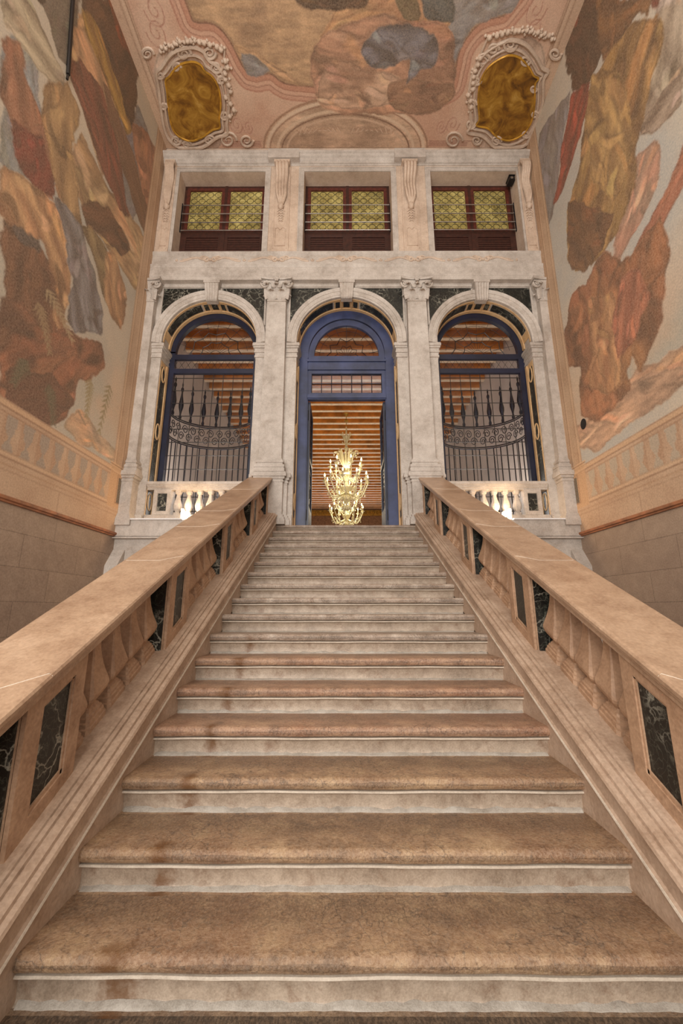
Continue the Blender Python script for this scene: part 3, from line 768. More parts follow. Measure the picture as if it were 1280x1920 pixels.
# ------------------------------------------------------------ blue arched door frame and open leaves
def arcring(m, cx, r0, r1, zc, y0, y1, n=36, sx=1.0, e=1.0):
    rings = []
    for j in range(n+1):
        a = PI*j/n
        rings.append([(X(cx-r_*math.cos(a)*sx), y, zc+r_*math.sin(a)*e) for r_, y in ((r0, y0), (r1, y0), (r1, y1), (r0, y1))])
    m.loft(rings)
DY = 8.11
root = empty('door_1', (CX, DY, ZL), None, None, None, 'structure')
m = MB(); r = 1.055
m.box(X(-r), X(-.855), DY, 8.24, ZL, 6.90); m.box(X(.855), X(r), DY, 8.24, ZL, 6.90)
m.box(X(-.855), X(-.835), DY+.02, 8.24, ZL, 6.90); m.box(X(.835), X(.855), DY+.02, 8.24, ZL, 6.90)
arcring(m, 0, .84, r+.01, ZS-.06, DY, 8.24, e=1.055); m.box(X(-r), X(-.84), DY, 8.24, 6.88, 7.0); m.box(X(.84), X(r), DY, 8.24, 6.88, 7.0)
m.build('door_frame', M['blue'], root)
m = MB()
m.box(X(-.84), X(.84), DY-.005, 8.2, 6.60, 6.78); m.box(X(-.86), X(.86), DY-.03, 8.2, 6.78, 6.83); m.box(X(-.85), X(.85), DY-.015, 8.2, 6.585, 6.60)
m.build('transom_rail', M['blue'], root)
m = MB(); m.box(X(-.845), X(.845), DY-.03, 8.2, 5.90, 5.98); m.box(X(-.84), X(.84), DY-.01, 8.2, 5.875, 5.90); m.build('lintel', M['blue'], root)
m = MB()
for x0, x1, z0, z1 in ((-.83, -.765, 5.98, 6.585), (.765, .83, 5.98, 6.585), (-.83, .83, 5.98, 6.035), (-.83, .83, 6.50, 6.585)): m.box(X(x0), X(x1), DY+.01, 8.2, z0, z1)
tf = m.build('transom_window', M['blue'], root)
m = MB(); gx0, gx1, gz0, gz1 = -.765, .765, 6.035, 6.50
for j in range(1, 7): x = gx0+(gx1-gx0)*j/7; m.box(X(x)-.009, X(x)+.009, DY+.03, DY+.05, gz0, gz1)
m.box(X(gx0), X(gx1), DY+.03, DY+.05, (gz0+gz1)/2-.007, (gz0+gz1)/2+.007)
for q in ((gx0, gx0+.012, gz0, gz1), (gx1-.012, gx1, gz0, gz1), (gx0, gx1, gz0, gz0+.012), (gx0, gx1, gz1-.012, gz1)): m.box(X(q[0]), X(q[1]), DY+.03, DY+.05, q[2], q[3])
m.build('glazing_bars', M['iron'], tf, loc=root.location).location = (0, 0, 0)
m = MB(); m.box(X(gx0), X(gx1), DY+.055, DY+.06, gz0, gz1); m.build('pane', M['glass'], tf, loc=root.location).location = (0, 0, 0)
zf = 6.935
m = MB(); arcring(m, 0, .715, .84, zf, DY+.015, 8.2, e=1.09); m.box(X(-.84), X(.84), DY+.015, 8.2, 6.83, zf)
ff = m.build('fanlight', M['blue'], root)
m = MB(); n = 28
pts = [(X(-.72*math.cos(PI*j/n)), DY+.06, zf+.72*1.09*math.sin(PI*j/n)) for j in range(n+1)]
m.loft([pts, [(a, b_+.005, c) for a, b_, c in pts]]); m.build('pane', M['glass'], ff, loc=root.location).location = (0, 0, 0)
def star(m, cx, y, zc, ro, ri, npt, th, ez=1.0):
    pts = []
    for j in range(2*npt+1):
        a = PI*j/(2*npt); rr = ro if j % 2 == 0 else ri
        pts.append((X(cx-rr*math.cos(a)), y, zc+rr*math.sin(a)*ez))
    m.tube(pts, th, 5); return pts
m = MB()
star(m, 0, DY+.045, zf, .46, .36, 5, .008, 1.05); star(m, 0, DY+.045, zf, .28, .21, 5, .007, 1.05)
for j in range(9):
    a = PI*(j+.5)/9; q0, q1 = (.50, .715)
    m.tube([(X(-q0*math.cos(a)), DY+.045, zf+q0*1.08*math.sin(a)), (X(-q1*math.cos(a)), DY+.045, zf+q1*1.08*math.sin(a))], .005, 4)
    m.tube([(X(-.6*math.cos(a+d)), DY+.045, zf+.6*1.08*math.sin(a+d)) for d in (-.17, 0, .17)], .004, 4)
for j in range(1, 10):
    a = PI*j/10; m.tube([(X(0), DY+.045, zf), (X(-.22*math.cos(a)), DY+.045, zf+.22*math.sin(a))], .004, 4)
m.tube([(X(0), DY+.045, zf+.28), (X(0), DY+.045, zf+.78)], .006, 4)
m.build('leading', M['iron'], ff, loc=root.location).location = (0, 0, 0)
# leaves folded back into the hall
for s in (-1, 1):
    lf = empty('door_%d' % (2 if s < 0 else 3), (X(s*.835), 8.20, ZL), None, None, None, 'structure')
    x0, x1 = X(s*.835), X(s*.785)
    xa_, xb_ = min(x0, x1), max(x0, x1)
    m = MB()
    for y0, y1, z0, z1 in ((8.2,8.28,ZL+.01,5.86),(8.94,9.02,ZL+.01,5.86),(8.2,9.02,ZL+.01,3.55),(8.2,9.02,5.76,5.86),(8.2,9.02,4.55,4.63)): m.box(xa_, xb_, y0, y1, z0, z1)
    m.box(xa_-.01, xb_+.01, 8.24, 8.34, 3.3, 3.55) if False else None
    m.build('leaf_frame', M['dark_blue'], lf)
    m = MB()
    for j in range(1, 8): z = 3.55+j*.28; m.box((xa_+xb_)/2-.008, (xa_+xb_)/2+.008, 8.28, 8.94, z-.008, z+.008)
    for j in range(1, 3): y = 8.28+j*.22; m.box((xa_+xb_)/2-.008, (xa_+xb_)/2+.008, y-.008, y+.008, 3.55, 5.76)
    m.build('glazing_bars', M['iron'], lf)
    m = MB(); m.box((xa_+xb_)/2-.003, (xa_+xb_)/2+.003, 8.28, 8.94, 3.55, 5.76); m.build('pane', M['glass'], lf)
    m = MB()
    for z in (3.35, 5.55): m.tube([(X(s*.84), 8.19, z-.11), (X(s*.84), 8.19, z+.11)], .022, 8)
    m.build('hinge', M['black'], lf)

# ------------------------------------------------------------ side arched windows, leaded glass
for k in (0, 2):
    cx, r = BAYS[k][:2]; WY = 8.13
    root = empty('window_%d' % (4 if k == 0 else 5), (X(cx), WY, ZL), None, None, None, 'structure')
    m = MB(); fw = .13
    m.box(X(cx-r), X(cx-r+fw), WY, 8.23, ZL, ZS); m.box(X(cx+r-fw), X(cx+r), WY, 8.23, ZL, ZS)
    arcring(m, cx, r-fw, r+.01, ZS-.03, WY, 8.23, e=1.02)
    m.box(X(cx-r+fw), X(cx+r-fw), WY, 8.2, 6.86, 6.98); m.box(X(cx-r+fw), X(cx+r-fw), WY, 8.2, 6.52, 6.63); m.box(X(cx-r+fw), X(cx+r-fw), WY, 8.2, ZL, 3.3)
    m.build('window_frame', M['dark_blue'], root)
    gx0, gx1 = cx-r+fw, cx+r-fw
    m = MB(); m.box(X(gx0), X(gx1), WY+.05, WY+.055, 3.3, 6.52); m.box(X(gx0), X(gx1), WY+.05, WY+.055, 6.63, 6.86)
    pts = [(X(cx-(r-fw)*math.cos(PI*j/28)), WY+.05, 6.98+(r-fw+.01)*1.03*math.sin(PI*j/28)) for j in range(29)]
    m.loft([pts, [(a, b_+.005, c) for a, b_, c in pts]]); m.build('pane', M['glass'], root)
    m = MB()
    for j in range(1, 8): x = gx0+(gx1-gx0)*j/8; m.box(X(x)-.005, X(x)+.005, WY+.035, WY+.047, 3.3, 6.52)
    for j in range(11): z = 3.42+j*.30; m.box(X(gx0), X(gx1), WY+.033, WY+.047, z-.005, z+.005)
    for j in range(12):
        x = gx0+(gx1-gx0)*j/12; d = (gx1-gx0)/12
        m.tube([(X(x), WY+.04, 6.745), (X(x+d/2), WY+.04, 6.86), (X(x+d), WY+.04, 6.745), (X(x+d/2), WY+.04, 6.63), (X(x), WY+.04, 6.745)], .0045, 4)
    zf = 6.98
    star(m, cx, WY+.04, zf, .60, .52, 5, .010, 1.0); star(m, cx, WY+.04, zf, .35, .31, 5, .009, 1.0)
    for j in range(1, 14):
        a = PI*j/14; m.tube([(X(cx-.12*math.cos(a)), WY+.04, zf+.12*math.sin(a)), (X(cx-.33*math.cos(a)), WY+.04, zf+.33*math.sin(a))], .004, 4)
    m.tube([(X(cx-.12*math.cos(PI*j/10)), WY+.04, zf+.12*math.sin(PI*j/10)) for j in range(11)], .005, 4)
    for j in range(1, 10):
        a = PI*j/10; m.tube([(X(cx-.33*math.cos(a)), WY+.04, zf+.33*math.sin(a)), (X(cx-.55*math.cos(a)), WY+.04, zf+.55*math.sin(a)), (X(cx-.87*math.cos(a+.04)), WY+.04, zf+.88*math.sin(a+.04))], .0045, 4)
        m.tube([(X(cx-.72*math.cos(a+d)), WY+.04, zf+.74*math.sin(a+d)) for d in (-.15, 0, .15)], .0045, 4)
    m.build('leading', M['lead'], root)
    # bowed wrought iron grille standing behind the glass
    g = empty('iron_grille', (X(cx), 8.35, ZL), 'bowed black iron grille with scrolls seen through the %s arched window' % ('left' if k == 0 else 'right'), 'grille', 'bowed grilles behind the arched windows')
    def bow(u): a = u*PI*.5; return (X(cx)+.92*math.sin(a), 8.34+.70*math.cos(a))
    m = MB()
    for j in range(19):
        x, y = bow(-1+2*j/18); m.tube([(x, y, ZL), (x, y, 5.1)], .013, 5)
    m.build('bars', M['iron'], g)
    m = MB()
    for z in (5.1, 5.14, 5.62, 5.66, 3.3): m.tube([(*bow(-1+2*j/30), z) for j in range(31)], .014, 5)
    m.build('rail', M['iron'], g)
    m = MB()
    for j in range(14):
        for s in (-1, 1):
            c = -1+2*(j+.5)/14
            pts = []
            for i in range(18):
                a = i/17*PI*3; rr = .10*(1-.75*i/17)
                u = c+s*(.035-rr*math.cos(a)*.55)*1.0; x, y = bow(max(-1, min(1, u))); pts.append((x, y, 5.38+s*.09+rr*math.sin(a)*1.1))
            m.tube(pts, .0095, 4)
    m.build('scroll_band', M['iron'], g)
    for j in range(10):
        x, y = bow(-.95+1.9*j/9)
        m = MB(); m.lathe([(.03,5.68),(.035,5.72),(.018,5.78),(.03,5.86),(.055,5.96),(.058,6.02),(.04,6.14),(.022,6.26),(.018,6.34),(.034,6.38),(.034,6.42),(.012,6.46),(.02,6.52),(.004,6.6)], x, y, 0, 8)
        m.build('finial', M['iron'], g, smooth=True)

# ------------------------------------------------------------ parapet balustrades in the side arches
for k in (0, 2):
    cx = BAYS[k][0]; sd = -1 if k == 0 else 1; nm = 'left' if k == 0 else 'right'
    root = empty('parapet_balustrade', (X(cx), 7.85, 3.10), 'low stone balustrade in front of the %s arched window' % nm, 'balustrade', 'parapets under the arched windows')
    x0, x1 = X(cx-.985), X(cx+.985)
    m = MB(); m.box(x0, x1, 7.72, 7.98, 3.10, 3.17); m.loft([[(x0, 7.73, 3.17), (x1, 7.73, 3.17), (x1, 7.97, 3.17), (x0, 7.97, 3.17)], [(x0, 7.77, 3.26), (x1, 7.77, 3.26), (x1, 7.95, 3.26), (x0, 7.95, 3.26)]])
    m.build('base', M['stone'], root)
    m = MB()
    for z0, z1, p in ((3.76,3.80,.0),(3.80,3.83,.02),(3.83,3.86,.035),(3.86,3.915,.055)): m.box(x0, x1, 7.77-p, 7.95+p, z0, z1)
    m.build('top_rail', M['stone'], root)
    pa = X(cx+sd*.985)-sd*.14; pb = pa-sd*.34
    m = MB(); m.box(min(pa, pb), max(pa, pb), 7.78, 7.94, 3.26, 3.76)
    for q0, q1, z0, z1 in ((0,.075,3.26,3.76),(.265,.34,3.26,3.76),(.075,.265,3.26,3.33),(.075,.265,3.69,3.76)):
        a_, b_ = pa-sd*q0, pa-sd*q1; m.box(min(a_, b_), max(a_, b_), 7.76, 7.79, z0, z1)
    pd = m.build('pedestal', M['stone'], root)
    m = MB(); a_, b_ = pa-sd*.085, pa-sd*.255; m.box(min(a_, b_), max(a_, b_), 7.772, 7.785, 3.34, 3.68)
    m.build('marble_inlay', M['verde'], pd, loc=root.location).location = (0, 0, 0)
    pr = [(.055,0),(.055,.05),(.035,.06),(.03,.08),(.05,.12),(.062,.18),(.058,.23),(.04,.31),(.027,.38),(.025,.42),(.042,.43),(.042,.45),(.05,.46),(.05,.50)]
    L = abs(pb-(X(cx)-sd*.985)); n = 7
    for j in range(n):
        x = pb-sd*L*(j+.5)/n
        m = MB(); rg = []
        for w, h in pr:
            rg.append([(x+w*1.18*a_, 7.86+w*1.18*b_, 3.26+h) for a_, b_ in ((-1,-.6),(-.6,-1),(.6,-1),(1,-.6),(1,.6),(.6,1),(-.6,1),(-1,.6))])
        m.loft(rg); m.build('baluster', M['stone'], root)

# lamps on the ledges
for sd, nm in ((-1, 'left'), (1, 'right')):
    x = -2.985 if sd < 0 else 3.0
    root = empty('ledge_lamp', (x, 7.62, 3.125 if False else 3.10), 'small glowing white floodlight on the %s landing ledge' % nm, 'lamp', 'lamps on the landing ledges')
    m = MB(); m.box(x-.10 if sd < 0 else x+.07, x-.07 if sd < 0 else x+.10, 7.55, 7.66, 3.125, 3.33); m.box(x-.11, x+.11, 7.56, 7.66, 3.125 if False else 3.126, 3.14); m.build('housing', M['white_plastic'], root)
    m = MB(); m.tube([(x, 7.61, 3.14), (x, 7.61, 3.18)], .02, 8); m.build('neck', M['white_plastic'], root)
    m = MB(); m.ball((x, 7.60, 3.235), .055, 12); m.build('bulb', M['flood'], root, smooth=True)
    lp = point('lamp_light', (0, 0, 0), 30, (1.0, .70, .42), .05, root); lp.location = (0, -.09, .16)

# ------------------------------------------------------------ the hall behind the doorway
HY0, HY1, HX, HZ = 8.3, 29.0, 4.35, 8.62
m = MB(); m.box(-HX, HX, HY0, HY1, 2.7, ZL); st(m.build('floor_hall', M['floor_stone']))
m = MB(); m.box(-HX-.2, HX+.2, HY0, HY1+.2, HZ, HZ+.2); st(m.build('ceiling_hall', M['board']))
for nm, xa, xb in (('wall_hall_left', -HX-.2, -HX), ('wall_hall_right', HX, HX+.2)):
    m = MB(); m.box(xa, xb, HY0, HY1, ZL-.3, HZ); st(m.build(nm, M['room_wall']))
m = MB(); m.box(-HX-.2, HX+.2, HY1, HY1+.2, ZL-.3, HZ); st(m.build('wall_hall_far', M['frieze_brown']))
m = MB(); m.box(-HX, HX, HY1-.08, HY1, 8.0, 8.4)
for j in range(30): m.ball((-4+j*.28, HY1-.1, 8.2), .09, 6)
st(m.build('trim_11', M['gilt']))
beam0 = None
for j in range(40):
    y = 8.55+j*.51
    if beam0 is None:
        m = MB(); m.box(-HX+.005, HX-.005, y-.075, y+.075, HZ-.20, HZ)
        e = MB(); e.box(-HX+.005, HX-.005, y-.055, y+.055, HZ-.225, HZ-.20)
        beam0 = empty('ceiling_beam', (0, y, HZ-.24), 'orange-brown timber beam with a pale underside crossing the hall ceiling', 'beam', 'timber beams of the hall ceiling')
        m.build('beam_body', M['beam'], beam0); e.build('pale_soffit', M['beam_edge'], beam0)
    else:
        c = copy_tree(beam0); c.location = (0, y, HZ-.24)

def chandelier(x, y, zc, ztop, sc, label, power):
    root = empty('chandelier', (x, y, zc), label, 'chandelier', 'glass chandeliers of the hall')
    def P(a, rr, z): return (x+rr*sc*math.cos(a), y+rr*sc*math.sin(a), zc+z*sc)
    m = MB(); m.tube([(x, y, zc+2.2*sc), (x, y, ztop-.02)], .014, 6); m.lathe([(.02,-.12),(.07,-.06),(.09,-.01)], x, y, ztop, 10); m.lathe([(.04,0),(.09,.04),(.05,.1),(.03,.12)], x, y, ztop-.35, 8)
    m.build('rod', M['gilt'], root, smooth=True)
    m = MB(); m.lathe([(.02,-.78),(.05,-.72),(.02,-.66),(.06,-.55),(.13,-.45),(.07,-.34),(.05,-.25),(.16,-.12),(.2,-.02),(.09,.06),(.05,.2),(.1,.3),(.16,.42),(.09,.5),(.05,.62),(.05,.8),(.11,.9),(.07,1.0),(.03,1.15),(.03,1.3),(.08,1.42),(.03,1.55),(.025,1.75),(.09,1.86),(.03,1.95),(.02,2.25)], 0, 0, 0, 12)
    m.map(lambda a, b_, c: (x+a*sc, y+b_*sc, zc+c*sc)); m.build('stem', M['crystal'], root, smooth=True)
    def arm(a, R, z0, rise, cnt):
        pts = []
        for i in range(13):
            t = i/12; pts.append(P(a+.12*math.sin(t*PI), R*(t**.8), z0-.20*math.sin(t*PI*.95)*(1-.1*t)+rise*max(0, t-.62)**1.3*2.2))
        q = MB(); q.tube(pts, [.030*sc*(1-.35*i/12) for i in range(13)], 6)
        ex, ey, ez = pts[-1]
        q.lathe([(.012,0),(.05,.03),(.085,.05),(.03,.055),(.02,.08),(.035,.10),(.02,.12),(.02,.19)], 0, 0, 0, 8) if False else None
        cup = MB(); cup.lathe([(.015,-.02),(.05,.02),(.10,.05),(.035,.055),(.02,.07),(.04,.09),(.022,.10),(.022,.20)], 0, 0, 0, 8)
        cup.map(lambda u, v, w_: (ex+u*sc, ey+v*sc, ez+w_*sc)); q.add(cup)
        for d in (.35, .6, .85):
            px, py, pz = pts[int(d*12)]
            q.tube([(px, py, pz), (px, py, pz-.16*sc)], .006, 4); q.ball((px, py, pz-.17*sc), .024*sc, 5, 1.5)
        # curled glass leaf on the arm
        px, py, pz = pts[6]
        q.tube([(px, py, pz), (px+.03*sc*math.cos(a), py+.03*sc*math.sin(a), pz+.16*sc), (px+.12*sc*math.cos(a), py+.12*sc*math.sin(a), pz+.24*sc), (px+.17*sc*math.cos(a), py+.17*sc*math.sin(a), pz+.20*sc)], [.02*sc, .03*sc, .02*sc, .008*sc], 5)
        ao = q.build('arm', M['crystal'], root, smooth=True)
        b_ = MB(); b_.lathe([(.008,.20),(.024,.225),(.030,.25),(.018,.29),(.004,.33)], 0, 0, 0, 8); b_.map(lambda u, v, w_: (ex+u*sc, ey+v*sc, ez+w_*sc))
        b_.build('bulb', M['bulb'], ao, smooth=True, loc=root.location).location = (0, 0, 0)
    for j in range(10): arm(2*PI*j/10+.15, .76, -.18, .55, j)
    for j in range(7): arm(2*PI*j/7+.5, .56, .42, .45, j)
    m = MB()
    for j in range(14):
        a = 2*PI*j/14+.1; R = .34 if j % 2 else .26; z = .95
        m.tube([P(a, .04, z-.25), P(a, R*.5, z-.1), P(a, R*.75, z+.16), P(a, R, z+.34), P(a, R*1.25, z+.32), P(a, R*1.3, z+.24)], [.02*sc, .03*sc, .034*sc, .03*sc, .022*sc, .012*sc], 5)
        m.ball(P(a, R*1.28, z+.22), .03*sc, 6)
    m.build('plume', M['crystal'], root, smooth=True)
    m = MB()
    for j in range(8):
        a = 2*PI*j/8; m.tube([P(a, .02, 1.68), P(a, .09, 1.74), P(a, .13, 1.9), P(a, .18, 1.94)], .014*sc, 5); m.ball(P(a, .18, 1.97), .028*sc, 5)
        m.tube([P(a+.3, .02, 1.62), P(a+.3, .12, 1.6), P(a+.3, .15, 1.66)], .012*sc, 5)
    m.build('crown', M['crystal'], root, smooth=True)
    m = MB()
    for j in range(16):
        a = 2*PI*j/16; R = .2 if j % 2 else .12
        m.tube([P(a, R*.4, -.3), P(a, R*1.1, -.42), P(a, R, -.6), P(a, R*.8, -.74)], .010*sc, 4); m.ball(P(a, R*.8, -.78), .035*sc, 6, 1.6); m.ball(P(a, R*1.15, -.44), .03*sc, 6)
    m.build('pendants', M['crystal'], root, smooth=True)
    for dz, pw in ((.55, .5), (-.05, .5)):
        l = point('chandelier_light', (0, 0, 0), power*pw, (1.0, .90, .72), .35, root); l.location = (0, 0, dz)
chandelier(.08, 13.8, 5.62, HZ-.225, 1.0, 'large straw-coloured glass chandelier, the nearer and higher of the two in the doorway', 100)
chandelier(.12, 18.2, 5.62, HZ-.245, 1.0, 'straw-coloured glass chandelier farther back, low behind the nearer one', 140)
area('hall_window_light', (0, 27.5, 5.0), (0, 15, 7.5), 5, 3, 260, (.92, .95, 1.0))
point('hall_glow_near', (3.0, 9.3, 3.9), 120, (1.0, .92, .78), .5)
point('hall_glow_left', (-3.0, 9.3, 3.9), 120, (1.0, .92, .78), .5)

# ------------------------------------------------------------ painted surfaces (plain generic colour masses)
FL=[
('slate sky',(138,146,150),(165,165,155),'c',[(3.6,8.4),(3.98,9.12),(4.61,7.75),(4.2,6.93),(3.96,6.87)]),
('peach',(214,168,124),(190,150,115),'c',[(4.5,10.13),(4.73,11.04),(6.09,10.69),(6.5,10.3),(5.7,8.86),(4.62,9.76)]),
('dusk',(118,118,126),(150,140,132),'c',[(5.07,10.2),(5.81,10.25),(6.42,11.61),(7.18,11.54),(7.22,10.82),(6.62,8.86),(5.55,9.5)]),
('rose',(176,122,92),(160,105,80),'c',[(6.25,10.92),(6.81,11.46),(7.52,11.68),(7.49,9.67),(6.86,9.93)]),
('tan sweep',(196,164,122),(176,138,98),'c',[(5.06,9.01),(5.7,8.86),(7.03,9.18),(7.78,8.97),(7.62,8.0),(6.78,7.76),(5.78,7.81),(4.93,7.87)]),
('peach cloud',(214,168,130),(200,180,150),'c',[(5.95,4.61),(6.39,4.55),(7.16,4.38),(7.43,4.19),(6.8,4.14),(6.21,4.09),(5.79,4.18)]),
('beam',(196,182,154),(158,142,118),'d',[(3.47,8.98),(3.75,9.48),(4.66,9.38),(4.56,9.05),(4.2,8.67),(3.72,8.63),(3.57,8.53)]),
('grey',(98,92,82),(120,112,100),'d',[(3.94,9.78),(4.57,11.1),(4.6,9.51),(4.43,9.49)]),
('black',(22,18,16),(34,28,24),'c',[(3.85,9.58),(3.98,9.87),(3.97,9.4)]),
('brown wing',(84,52,32),(52,32,22),'d',[(4.57,11.1),(5.49,13.02),(6.18,12.85),(6.29,11.4),(6.32,10.71),(5.74,10.54),(5.25,10.77),(4.8,10.7)]),
('orange',(146,66,28),(100,44,22),'d',[(5.04,12.09),(5.54,13.14),(6.06,12.95),(6.07,12.35),(5.64,11.87)]),
('ochre strip',(176,138,62),(140,98,44),'d',[(4.65,10.89),(4.78,11.18),(5.42,11.2),(6.24,10.79),(6.13,10.46),(5.39,10.62),(4.8,10.7)]),
('maroon',(126,66,50),(92,48,38),'d',[(4.6,9.73),(4.82,10.03),(5.36,10.31),(5.88,9.96),(6.67,9.04),(6.28,8.79),(5.49,9.06),(4.98,9.35),(4.71,9.47)]),
('umber strip',(104,74,54),(140,100,74),'d',[(5.25,10.51),(5.46,10.61),(6.47,10.41),(7.4,9.72),(7.22,9.18),(6.28,9.62)]),
('flesh mass',(164,112,84),(128,80,58),'d',[(3.62,8.34),(3.85,8.82),(4.08,8.32),(4.36,8.17),(4.66,7.82),(4.84,7.26),(4.47,7.0),(4.05,7.43),(3.78,7.64)]),
('red',(128,50,40),(98,36,30),'d',[(3.98,7.42),(4.12,7.71),(4.43,7.98),(4.73,7.61),(4.74,7.31),(4.49,7.1),(4.19,7.08)]),
('sand rock',(182,146,100),(140,106,70),'d',[(4.29,8.66),(4.46,9.09),(4.64,9.33),(5.0,9.26),(5.01,8.4),(5.17,8.07),(5.41,7.51),(4.86,7.36),(4.47,8.05)]),
('umber rock',(122,82,58),(98,62,44),'d',[(4.11,6.23),(4.6,6.44),(5.08,6.2),(5.43,5.75),(5.26,5.26),(4.8,4.77),(4.5,4.57)]),
('cream mass',(204,160,114),(168,116,80),'d',[(3.96,6.87),(4.27,7.02),(4.63,7.2),(4.98,7.23),(5.31,6.89),(5.44,6.13),(5.38,5.54),(5.21,5.58),(5.08,6.2),(4.8,6.47),(4.36,6.26),(4.11,6.23)]),
('horse brown',(112,72,48),(76,48,32),'d',[(5.34,7.8),(5.61,8.22),(6.03,8.55),(6.54,8.51),(6.84,8.45),(6.54,8.0),(6.18,7.87),(5.88,7.8),(5.54,7.55)]),
('olive',(150,128,88),(116,94,62),'d',[(5.36,7.46),(5.65,7.73),(6.12,7.76),(6.27,7.52),(6.27,6.84),(5.76,7.24)]),
('grey drape',(142,140,142),(84,80,82),'d',[(4.77,7.35),(5.05,7.56),(5.43,7.43),(5.83,7.09),(6.25,6.5),(6.27,6.13),(5.91,5.95),(5.68,5.64),(5.43,5.75),(5.38,6.47),(5.17,6.95),(4.89,7.21)]),
('dark drape',(90,84,82),(60,54,52),'d',[(4.27,6.21),(4.43,6.34),(4.74,6.53),(4.83,6.34),(4.63,6.17),(4.43,6.12)]),
('tan right',(190,148,106),(160,114,78),'d',[(6.08,7.67),(6.34,7.87),(6.63,7.62),(6.89,7.37),(6.86,6.64),(6.56,6.64),(6.27,6.84)]),
('rust rock',(152,100,72),(98,62,46),'c',[(4.35,5.21),(4.66,5.39),(5.17,5.37),(5.47,5.67),(5.83,5.71),(6.35,6.04),(6.54,5.67),(6.23,5.23),(6.02,5.01),(5.89,4.65),(5.75,4.28),(5.48,4.1),(5.34,3.81),(5.06,3.82),(4.7,3.7)]),
('dark rock',(92,58,44),(120,76,56),'c',[(4.54,4.38),(4.83,4.64),(5.3,4.77),(5.86,4.64),(5.48,4.1),(5.33,3.82),(5.06,3.82),(4.7,3.7)]),
]
FR=[
('grey sky',(128,130,136),(158,150,145),'c',[(7.05,11.79),(5.91,11.19),(6.33,10.59),(6.94,9.45),(7.54,9.28),(7.43,11.07)]),
('pale beam',(190,176,156),(160,142,124),'d',[(3.93,9.72),(3.63,9.09),(3.88,8.03),(4.61,8.42),(4.7,8.76),(4.33,9.11)]),
('carved',(168,150,132),(120,102,88),'d',[(4.61,8.46),(3.91,8.27),(4.0,7.87),(4.53,7.97),(4.74,8.28)]),
('pink',(196,140,116),(180,150,130),'c',[(4.84,8.13),(4.52,7.88),(4.5,7.29),(4.99,7.02),(5.53,6.79),(5.56,7.23)]),
('peach band',(212,168,134),(196,160,134),'c',[(7.22,4.83),(6.4,4.84),(5.49,4.88),(4.64,4.8),(4.76,4.28),(5.64,4.26),(6.72,4.1),(7.23,4.41)]),
('dark wing',(76,46,30),(48,30,22),'d',[(6.21,14.5),(4.82,11.57),(5.04,10.61),(5.37,10.54),(5.92,10.99),(5.85,11.78),(5.88,12.18),(6.02,12.98),(6.19,13.21)]),
('fire',(150,56,34),(110,44,28),'d',[(5.62,13.26),(5.22,12.42),(5.46,12.15),(5.66,12.74)]),
('brown top',(128,88,50),(84,54,34),'d',[(4.9,11.74),(4.06,9.97),(4.17,9.77),(4.28,10.05),(4.83,10.34),(5.08,10.44),(5.04,11.12)]),
('redtop',(128,48,40),(90,34,30),'d',[(4.06,9.97),(3.91,9.67),(4.01,9.56),(4.09,9.76)]),
('gold mass',(170,132,78),(120,84,48),'d',[(4.16,9.81),(3.97,9.4),(4.1,9.01),(4.43,8.65),(4.67,8.4),(4.84,8.13),(4.88,7.78),(5.39,7.37),(6.12,7.35),(6.55,7.68),(6.73,8.19),(6.57,9.04),(5.94,9.52),(5.55,10.46),(4.83,10.34),(4.38,10.08)]),
('gold light',(186,150,94),(150,110,64),'d',[(5.34,10.63),(4.78,9.95),(4.82,8.95),(4.79,8.37),(4.99,8.02),(5.4,7.9),(5.75,8.9),(5.68,10.16)]),
('brown lower',(116,78,48),(88,56,36),'d',[(6.46,9.17),(5.86,8.45),(5.44,7.73),(5.8,7.38),(6.32,7.46),(6.67,7.79),(6.69,8.53)]),
('red strip',(156,58,44),(118,42,34),'d',[(5.92,11.01),(5.42,10.57),(5.71,10.07),(6.13,9.78),(6.64,9.62),(6.84,9.69),(6.44,10.47)]),
('arm mass',(180,112,86),(150,84,62),'d',[(4.03,7.37),(4.16,6.85),(4.44,6.67),(4.59,6.58),(5.1,6.56),(5.34,6.74),(4.92,6.85),(4.53,6.95)]),
('falling mass',(164,108,74),(118,74,50),'d',[(5.91,7.44),(5.49,6.94),(5.28,6.68),(4.65,6.74),(4.62,6.17),(4.86,5.62),(5.11,5.14),(5.46,4.93),(5.54,5.36),(5.76,5.04),(5.73,4.75),(6.15,4.71),(6.53,4.68),(7.02,4.93),(6.84,5.82),(7.23,6.09),(7.13,6.83),(6.72,7.26),(6.32,7.2)]),
('falling light',(194,146,102),(170,112,76),'d',[(6.33,6.87),(5.71,6.55),(5.68,5.93),(5.82,4.89),(6.25,4.86),(6.59,5.34),(6.44,6.09)]),
('falling rose',(186,116,88),(150,84,62),'d',[(5.5,6.56),(5.08,6.36),(5.09,5.83),(5.41,5.44),(5.86,5.39),(5.83,6.05)]),
]
